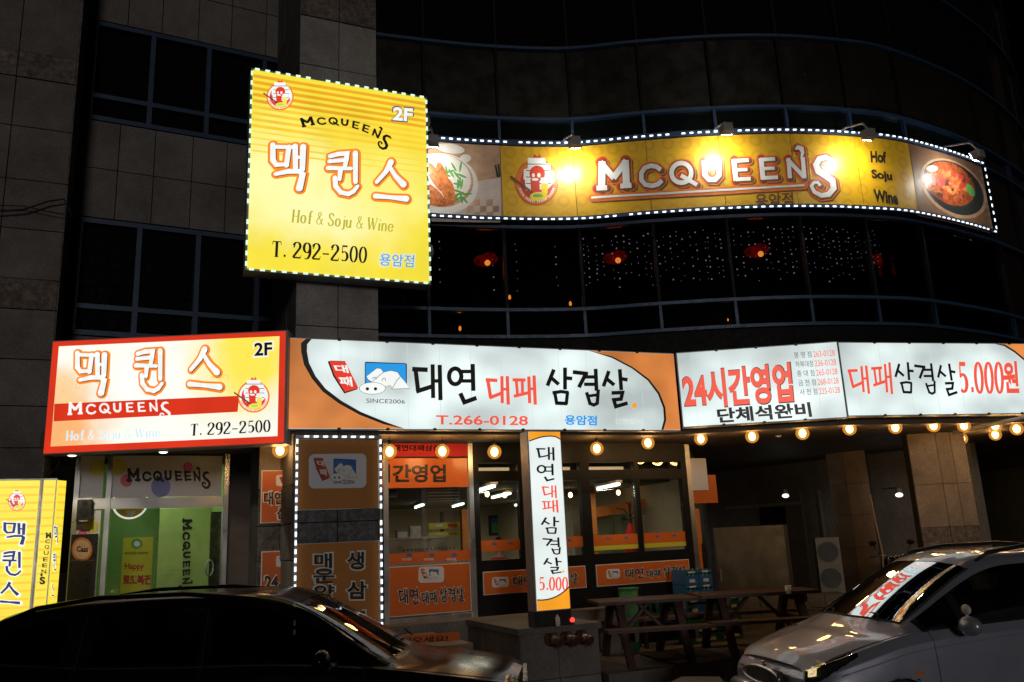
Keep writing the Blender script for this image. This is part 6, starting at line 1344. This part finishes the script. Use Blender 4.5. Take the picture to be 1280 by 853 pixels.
def car(root, G, su, ru, cls, parts, inset=.006):
    """cls(t, r, p) gives the part key of a cell; parts maps key -> (name, material, push)"""
    out = {}
    ni, nj = G.shape[0]-1, G.shape[1]-1
    for i in range(ni):
        for j in range(nj):
            c = G[i:i+2, j:j+2].reshape(4,3).mean(0); k = cls((i+.5)/su, (j+.5)/ru, c)
            if k is None: continue
            for side in (1, -1):
                kk = (k, side) if parts[k][3] else (k, 0); m = out.setdefault(kk, CM())
                q = [G[i,j], G[i+1,j], G[i+1,j+1], G[i,j+1]]; q = [np.array([a[0], a[1]*side, a[2]]) for a in q]
                ix = [m.pt(p) for p in q]
                if len(set(ix)) < 3: continue
                m.f.append(tuple(ix if side > 0 else ix[::-1])); m.mi.append(0)
    res = {}
    for kk, m in out.items():
        n, mat, push, _ = parts[kk[0]]
        if kk[0] == 'headlight':
            L_ = CM(); L_.f = list(m.f); L_.mi = list(m.mi); L_.v = [(p[0]+(.02 if p[0] > 0 else -.02), p[1]*.965, p[2]-.012) for p in m.v]; L_.build('headlight_lining', 'lamp_lining', root, True, True)
        if push:
            ce = np.array([0,0,.8]); nv = []
            for p in m.v:
                p = np.array(p); d = np.array([0, p[1], (p[2]-.7)]); d = d/(np.linalg.norm(d)+1e-9); nv.append(tuple(p + d*push))
            m.v = nv
        # drop one-sided duplicates of the centre line quads
        o = m.build(n, mat, root, True, True); res[kk] = o
    return res
def line(G, su, ru, t0, r0, t1, r1, n=24):
    "points along the shell between two parameter positions"
    o = []
    for k in range(n+1):
        t = (t0+(t1-t0)*k/n)*su; r = (r0+(r1-r0)*k/n)*ru; i, j = min(int(t), G.shape[0]-2), min(int(r), G.shape[1]-2); f, g = t-i, r-j
        o.append((G[i,j]*(1-f)+G[i+1,j]*f)*(1-g) + (G[i,j+1]*(1-f)+G[i+1,j+1]*f)*g)
    return o
def mir(pts, s): return [np.array([p[0], p[1]*s, p[2]]) for p in pts]
def wheel(root, x, y, r, side, w=.2):
    o = part('wheel', 'rubber', root, lambda b: b.tube([(x, y*side-(w/2)*side, r), (x, y*side-.02*side, r), (x, y*side, r)], [r, r, r-.03], 28), False, True)
    part('rim', 'steel_dull', o, lambda b: (b.tube([(x, y*side+.002*side, r), (x, y*side+.004*side, r)], r*.2, 14), [b.tube([(x, y*side+.006*side, r), (x+r*.62*math.cos(a), y*side+.004*side, r+r*.62*math.sin(a))], [.03,.022], 6) for a in np.linspace(0,2*math.pi,8)[:-1]]), False, True)
def caps(root, G, mat):
    for i, nme in ((0,'front_panel'),(G.shape[0]-1,'rear_panel')):
        b = MB(); half = [tuple(p) for p in G[i]]; ring = half + [(p[0], -p[1], p[2]) for p in half[::-1][1:]]
        b.v = [tuple(map(float, p)) for p in ring]; b.f = [tuple(range(len(ring)))]; b.mi = [0]; b.build(nme, mat, root, False, True)
# silver people carrier at the right
MPV = [
 [(.24,.55,.30),(.15,.60,.44),(.13,.60,.58),(.15,.585,.66),(.18,.55,.715),(.17,.42,.74),(.15,.22,.755),(.14,0,.76)],
 [(.36,.74,.27),(.28,.79,.44),(.27,.79,.60),(.30,.765,.71),(.34,.715,.785),(.32,.50,.825),(.30,.26,.845),(.29,0,.85)],
 [(.66,.81,.26),(.64,.855,.44),(.64,.86,.64),(.66,.835,.81),(.68,.78,.885),(.66,.55,.93),(.64,.30,.95),(.63,0,.955)],
 [(1.10,.81,.25),(1.10,.87,.45),(1.10,.875,.68),(1.10,.86,.90),(1.10,.80,.975),(1.06,.66,1.02),(.98,.36,1.045),(.94,0,1.05)],
 [(1.95,.81,.25),(1.95,.87,.45),(1.95,.88,.70),(1.95,.87,.95),(1.95,.83,1.02),(1.98,.60,1.46),(1.93,.34,1.545),(1.90,0,1.56)],
 [(2.60,.81,.25),(2.60,.87,.45),(2.60,.88,.70),(2.60,.87,.97),(2.60,.83,1.04),(2.62,.62,1.53),(2.60,.34,1.60),(2.60,0,1.62)],
 [(3.45,.81,.25),(3.45,.87,.45),(3.45,.88,.70),(3.45,.87,.98),(3.45,.82,1.05),(3.45,.62,1.53),(3.45,.34,1.59),(3.45,0,1.61)],
 [(4.10,.78,.30),(4.12,.83,.45),(4.12,.84,.70),(4.10,.82,.98),(4.08,.78,1.04),(3.98,.58,1.47),(3.95,.32,1.53),(3.95,0,1.545)],
 [(4.32,.68,.35),(4.35,.72,.48),(4.35,.72,.72),(4.33,.70,.98),(4.30,.68,1.05),(4.15,.50,1.36),(4.13,.28,1.40),(4.13,0,1.41)]]
su, ru = 14, 10
G = shell(MPV, su, ru, (3, 4))
CAR = empty('silver_car', (2.06,8.07,GZ), 'silver people carrier with roof rails parked at the right, signs mirrored in its windscreen', 'car', None, R_(12.5))
wx = (.88, 3.45); wr = .355
def cls(t, r, p):
    for x in wx:
        if math.hypot(p[0]-x, p[2]-.30) < wr and r < 3.6: return None
    if .06 < t < 1.7 and 2.0+.95*t < r < 4.2-.12*(t-1)**2: return 'headlight'
    if r > 4.0:
        if 3.08 < t < 3.94 and r > 5.12: return 'windscreen'
        if r > 5.0: return 'bonnet' if t < 3.0 else 'body'
        if 4.16 < r < 4.86:
            if 3.22 < t < 3.58: return 'quarter'
            if 3.66 < t < 4.84: return 'side1'
            if 4.98 < t < 5.9: return 'side2'
            if 6.06 < t < 6.7: return 'side3'
        if 3.12 < t < 6.8 and 4.04 < r < 4.93: return 'pillar'
        return 'bonnet' if t < 3.0 and r > 4.3 else 'body'
    if r < 4 and r > .3:
        if 3.2 < t < 4.92: return 'door1'
        if 4.92 < t < 5.95: return 'door2'
    return 'body'
P_ = {'body':('body','silver_paint',0,False),'bonnet':('bonnet','silver_paint',.002,False),'headlight':('headlight','lens',.004,True),'windscreen':('windscreen','car_glass',-.004,False),'quarter':('quarter_window','car_glass',-.003,True),
 'side1':('side_window','car_glass',-.003,True),'side2':('side_window','car_glass',-.003,True),'side3':('side_window','car_glass',-.003,True),'pillar':('window_frame','black_plastic',-.001,True),'door1':('door','silver_paint',.001,True),'door2':('door','silver_paint',.001,True)}
R0 = car(CAR, G, su, ru, cls, P_); caps(CAR, G, 'silver_paint')
for s in (1, -1):
    for seg in ((3.2,.3,3.2,4.0),(4.92,.3,4.92,4.9),(5.95,.3,5.95,4.9)): part('seam', 'rubber', CAR, lambda b: b.tube(mir(line(G,su,ru,*seg),s), .0035, 4), False, True)
    part('bonnet_seam', 'rubber', CAR, lambda b: b.tube(mir(line(G,su,ru,1.1,4.25,3.0,4.25),s), .0035, 4), False, True)
    part('crease', 'silver_paint', CAR, lambda b: b.tube(mir(line(G,su,ru,1.3,2.6,8.0,3.2),s), .006, 5), True, True)
    part('belt_trim', 'black_plastic', CAR, lambda b: b.tube(mir(line(G,su,ru,3.15,4.05,6.8,4.05),s), .009, 5), True, True)
    for x in wx: part('wheel_arch', 'silver_paint', CAR, lambda b: b.tube([(x+wr*math.cos(a), .868*s if x > 1 else .858*s, .30+wr*math.sin(a)) for a in np.linspace(-.1, math.pi+.1, 22)], .012, 6), True, True); part('arch_lining', 'rubber', CAR, lambda b: b.tube([(x, .80*s, .31), (x, .45*s, .31)], wr+.01, 22), False, True); wheel(CAR, x, .86, .30, s)
    rl = part('roof_rail', 'black_plastic', CAR, lambda b: b.tube([(2.05,.54*s,1.525),(2.2,.545*s,1.60),(2.6,.55*s,1.645),(3.3,.55*s,1.645),(3.85,.53*s,1.59),(3.98,.52*s,1.53)], [.016,.02,.02,.02,.02,.016], 8), True, True)
    hb = part('headlight_bowl', 'steel', CAR, lambda b: (b.sphere((.45,.67*s,.685), .085, 14, 9, (.7,1,.8)), b.sphere((.34,.55*s,.655), .06, 14, 9, (.6,1,.8)), b.sphere((.60,.745*s,.72), .045, 12, 8, (1,.5,.9))), True, True)
    mr = part('side_mirror', 'silver_paint', CAR, lambda b: b.sphere((1.52,.99*s,1.03), .1, 18, 12, (.75,1.15,.82)), True, True); part('mirror_foot', 'black_plastic', mr, lambda b: b.tube([(1.50,.84*s,.99),(1.50,.95*s,.99)], .03, 8), True, True); part('mirror_glass', 'steel', mr, lambda b: b.tube([(1.585,.99*s,1.03),(1.592,.99*s,1.03)], .06, 16), False, True)
    part('indicator', 'print_orange', CAR, lambda b: b.box((1.02,.868*s-.008,.66),(1.09,.868*s+.012,.69)), False, True)
    part('door_handle', 'silver_paint', CAR, lambda b: (b.tube([(2.62,.885*s,.90),(2.68,.905*s,.91),(2.80,.905*s,.91),(2.86,.885*s,.90)], .013, 6)), True, True)
k = part('round_mirror', 'white_plastic', CAR, lambda b: (b.sphere((1.5,-1.0,1.165), .052, 16, 10, (.5,1,.85)), b.tube([(1.5,-1.0,1.09),(1.5,-1.0,1.13)], .012, 8)), True, True)
GR = part('grille', 'black_plastic', CAR, lambda b: b.box((.07,-.30,.565),(.12,.30,.675)), False, True)
part('grille_surround', 'steel', CAR, lambda b: b.tube([(.06,.33*math.cos(a),.62+.072*math.sin(a)) for a in np.linspace(0,2*math.pi,33)], .015, 6), True, True)
for kx in range(13): yk = -.26+kx*.0433; part('grille_bar', 'steel', GR, lambda b: b.box((.057,yk-.006,.56),(.069,yk+.006,.68)), False, True)
part('badge', 'steel', CAR, lambda b: b.tube([(.115,0,.715),(.10,0,.712)], .03, 14), True, True)
part('bumper', 'silver_paint', CAR, lambda b: b.tube([(.28,-.78,.44),(.12,-.6,.45),(.08,-.3,.46),(.07,0,.46),(.08,.3,.46),(.12,.6,.45),(.28,.78,.44)], .075, 12), True, True)
part('number_plate', 'white_plastic', CAR, lambda b: b.box((-.022,-.26,.38),(-.008,.26,.49)), False, True)
for s in (-.45,.25): part('wiper', 'rubber', CAR, lambda b: b.tube([(1.02,s,1.065),(1.10,s+.1,1.115),(1.10,s+.5,1.10)], .008, 5), True, True)
part('screen_seal', 'rubber', CAR, lambda b: [b.tube(line(G,su,ru,3.08,5.12,3.94,5.12), .010, 5), b.tube(mir(line(G,su,ru,3.08,5.12,3.94,5.12),-1), .010, 5), b.tube(line(G,su,ru,3.08,5.12,3.08,7) + mir(line(G,su,ru,3.08,5.12,3.08,7),-1)[::-1][1:], .010, 5)], True, True)
part('cabin_floor', 'interior_dark', CAR, lambda b: b.box((1.1,-.74,.42),(4.0,.74,.46)), False, True); part('dashboard', 'black_plastic', CAR, lambda b: (b.hexa([(1.08,-.72,.80),(1.55,-.74,.75),(1.55,.74,.75),(1.08,.72,.80),(1.1,-.6,.985),(1.45,-.7,.98),(1.45,.7,.98),(1.1,.6,.985)])), False, True)
def seats(root, xs, ys, z, m='seat_cloth'):
    for x in xs:
        for y in ys:
            s = part('seat', m, root, lambda b: (b.hexa([(x,y-.22,z),(x+.48,y-.22,z-.04),(x+.48,y+.22,z-.04),(x,y+.22,z),(x,y-.22,z+.14),(x+.48,y-.22,z+.12),(x+.48,y+.22,z+.12),(x,y+.22,z+.14)]), b.hexa([(x+.46,y-.22,z+.1),(x+.56,y-.21,z+.08),(x+.56,y+.21,z+.08),(x+.46,y+.22,z+.1),(x+.60,y-.17,z+.62),(x+.66,y-.16,z+.62),(x+.66,y+.16,z+.62),(x+.60,y+.17,z+.62)])), False, True)
            part('headrest', m, s, lambda b: b.sphere((x+.66,y,z+.74), .12, 12, 8, (.5,1,.75)), True, True)
seats(CAR, (1.95, 2.85), (-.36,.36), .5)
part('steering_wheel', 'black_plastic', CAR, lambda b: b.tube([(1.72+.06*math.sin(a),-.36+.18*math.cos(a),.98+.16*math.sin(a)) for a in np.linspace(0,2*math.pi,25)], .014, 7), True, True)
part('rear_view_mirror', 'black_plastic', CAR, lambda b: b.sphere((1.8,0,1.40), .09, 12, 8, (.25,1.1,.35)), True, True)
# black off-roader at the left
SUV = [
 [(.12,.62,.38),(.02,.70,.52),(.0,.72,.68),(.03,.72,.77),(.07,.68,.82),(.06,.48,.855),(.04,.25,.865),(.02,0,.87)],
 [(.30,.82,.34),(.20,.87,.50),(.18,.88,.68),(.20,.86,.80),(.25,.80,.87),(.22,.56,.91),(.20,.3,.925),(.18,0,.93)],
 [(.70,.88,.32),(.70,.92,.50),(.70,.93,.74),(.70,.91,.89),(.70,.85,.945),(.66,.6,.98),(.64,.32,1.0),(.62,0,1.005)],
 [(1.15,.88,.30),(1.15,.92,.50),(1.15,.93,.76),(1.15,.91,.95),(1.15,.85,1.01),(1.10,.70,1.045),(1.02,.38,1.065),(1.0,0,1.07)],
 [(2.05,.88,.30),(2.05,.92,.50),(2.05,.93,.78),(2.05,.92,1.0),(2.05,.87,1.06),(2.05,.66,1.55),(1.98,.36,1.63),(1.95,0,1.645)],
 [(2.75,.88,.30),(2.75,.92,.50),(2.75,.93,.78),(2.75,.92,1.01),(2.75,.87,1.07),(2.75,.67,1.62),(2.72,.36,1.70),(2.72,0,1.715)],
 [(3.65,.88,.32),(3.65,.92,.52),(3.65,.93,.80),(3.65,.92,1.04),(3.65,.86,1.10),(3.65,.66,1.62),(3.62,.35,1.70),(3.62,0,1.715)],
 [(4.50,.84,.38),(4.52,.88,.55),(4.52,.89,.82),(4.52,.87,1.10),(4.48,.81,1.17),(4.38,.60,1.56),(4.34,.33,1.63),(4.34,0,1.64)],
 [(4.82,.74,.44),(4.86,.78,.58),(4.86,.78,.85),(4.84,.77,1.12),(4.80,.72,1.19),(4.66,.52,1.48),(4.62,.28,1.52),(4.62,0,1.53)]]
SUV = [[(x, y, z if z < 1.2 else 1.2+(z-1.2)*.90) for x, y, z in st] for st in SUV]
G2 = shell(SUV, su, ru, (3, 4))
SV = empty('black_car', (-.02,8.07,-.25), 'glossy black off road car with roof rails parked before the pub entrance', 'car')
G2[:,:,0] *= -1      # this car points to the right
wx2 = (-.90, -3.65)
def cls2(t, r, p):
    for x in wx2:
        if math.hypot(p[0]-x, p[2]-.36) < .40 and r < 3.6: return None
    if .1 < t < 1.2 and 2.2+.9*t < r < 4.1: return 'headlight'
    if r > 4.0:
        if 3.08 < t < 3.94 and r > 5.12: return 'windscreen'
        if r > 5.0: return 'bonnet' if t < 3.0 else 'body'
        if 4.14 < r < 4.86:
            if 3.25 < t < 3.5: return 'quarter'
            if 3.58 < t < 4.78: return 'side1'
            if 4.95 < t < 5.95: return 'side2'
            if 6.18 < t < 6.95 and r < 4.86-(t-6.18)*.25: return 'side3'
        if 3.12 < t < 7.1 and 4.04 < r < 4.93: return 'pillar'
        return 'bonnet' if t < 3.0 and r > 4.3 else 'body'
    if .3 < r < 4:
        if 3.2 < t < 4.87: return 'door1'
        if 4.87 < t < 6.05: return 'door2'
    return 'body'
P2 = {k: (v[0], {'silver_paint':'black_paint','car_glass':'suv_glass','black_plastic':'black_paint'}.get(v[1], v[1]), v[2], v[3]) for k, v in P_.items()}
car(SV, G2, su, ru, cls2, P2); caps(SV, G2, 'black_paint')
for s in (1, -1):
    for seg in ((3.2,.3,3.2,4.0),(4.87,.3,4.87,4.9),(6.05,.3,6.05,4.9)): part('seam', 'rubber', SV, lambda b: b.tube(mir(line(G2,su,ru,*seg),s), .0035, 4), False, True)
    part('belt_trim', 'black_plastic', SV, lambda b: b.tube(mir(line(G2,su,ru,3.15,4.05,7.0,4.05),s), .010, 5), True, True)
    part('bonnet_seam', 'rubber', SV, lambda b: b.tube(mir(line(G2,su,ru,1.1,4.25,3.0,4.25),s), .0035, 4), False, True)
    part('roof_rail', 'black_paint', SV, lambda b: b.tube([(-2.12,.60*s,1.53),(-2.3,.61*s,1.60),(-2.9,.615*s,1.665),(-3.65,.61*s,1.665),(-4.2,.58*s,1.60),(-4.5,.55*s,1.50)], [.016,.02,.02,.02,.02,.016], 8), True, True)
    mr = part('side_mirror', 'black_paint', SV, lambda b: b.sphere((-1.62,1.04*s,1.12), .11, 18, 12, (.7,1.1,.8)), True, True); part('mirror_foot', 'black_plastic', mr, lambda b: b.tube([(-1.55,.88*s,1.06),(-1.58,1.0*s,1.06)], .03, 8), True, True)
    part('headlight_bowl', 'steel', SV, lambda b: (b.sphere((-.36,.74*s,.80), .085, 14, 9, (.7,1,.8)), b.sphere((-.22,.60*s,.78), .07, 14, 9, (.6,1,.8))), True, True)
    for x in wx2: part('arch_lining', 'rubber', SV, lambda b: b.tube([(x, .86*s, .36), (x, .5*s, .36)], .41, 22), False, True); wheel(SV, x, .92, .36, s)
    part('door_handle', 'steel', SV, lambda b: (b.tube([(-2.62,.935*s,.95),(-2.68,.96*s,.96),(-2.80,.96*s,.96),(-2.86,.935*s,.95)], .013, 6)), True, True)
part('cabin_floor', 'interior_dark', SV, lambda b: b.box((-4.2,-.78,.48),(-1.15,.78,.52)), False, True); part('dashboard', 'black_plastic', SV, lambda b: b.box((-1.6,-.76,.85),(-1.15,.76,1.02)), False, True)
for x in (-2.55,-3.45):
    for y in (-.38,.38):
        s = part('seat', 'seat_cloth', SV, lambda b: (b.box((x,y-.23,.6),(x+.5,y+.23,.75)), b.hexa([(x-.05,y-.22,.74),(x+.04,y-.22,.74),(x+.04,y+.22,.74),(x-.05,y+.22,.74),(x-.2,y-.17,1.25),(x-.13,y-.17,1.25),(x-.13,y+.17,1.25),(x-.2,y+.17,1.25)])), False, True); part('headrest', 'seat_cloth', s, lambda b: b.sphere((x-.18,y,1.36), .12, 12, 8, (.5,1,.75)), True, True)
for s in (-.45,.25): part('wiper', 'rubber', SV, lambda b: b.tube([(-1.06,s,1.16),(-1.14,s+.1,1.205),(-1.14,s+.5,1.19)], .008, 5), True, True)
part('grille', 'steel', SV, lambda b: [b.box((-.02,-.45,z),(.02,.45,z+.02)) for z in (.66,.71,.76,.81)], False, True)
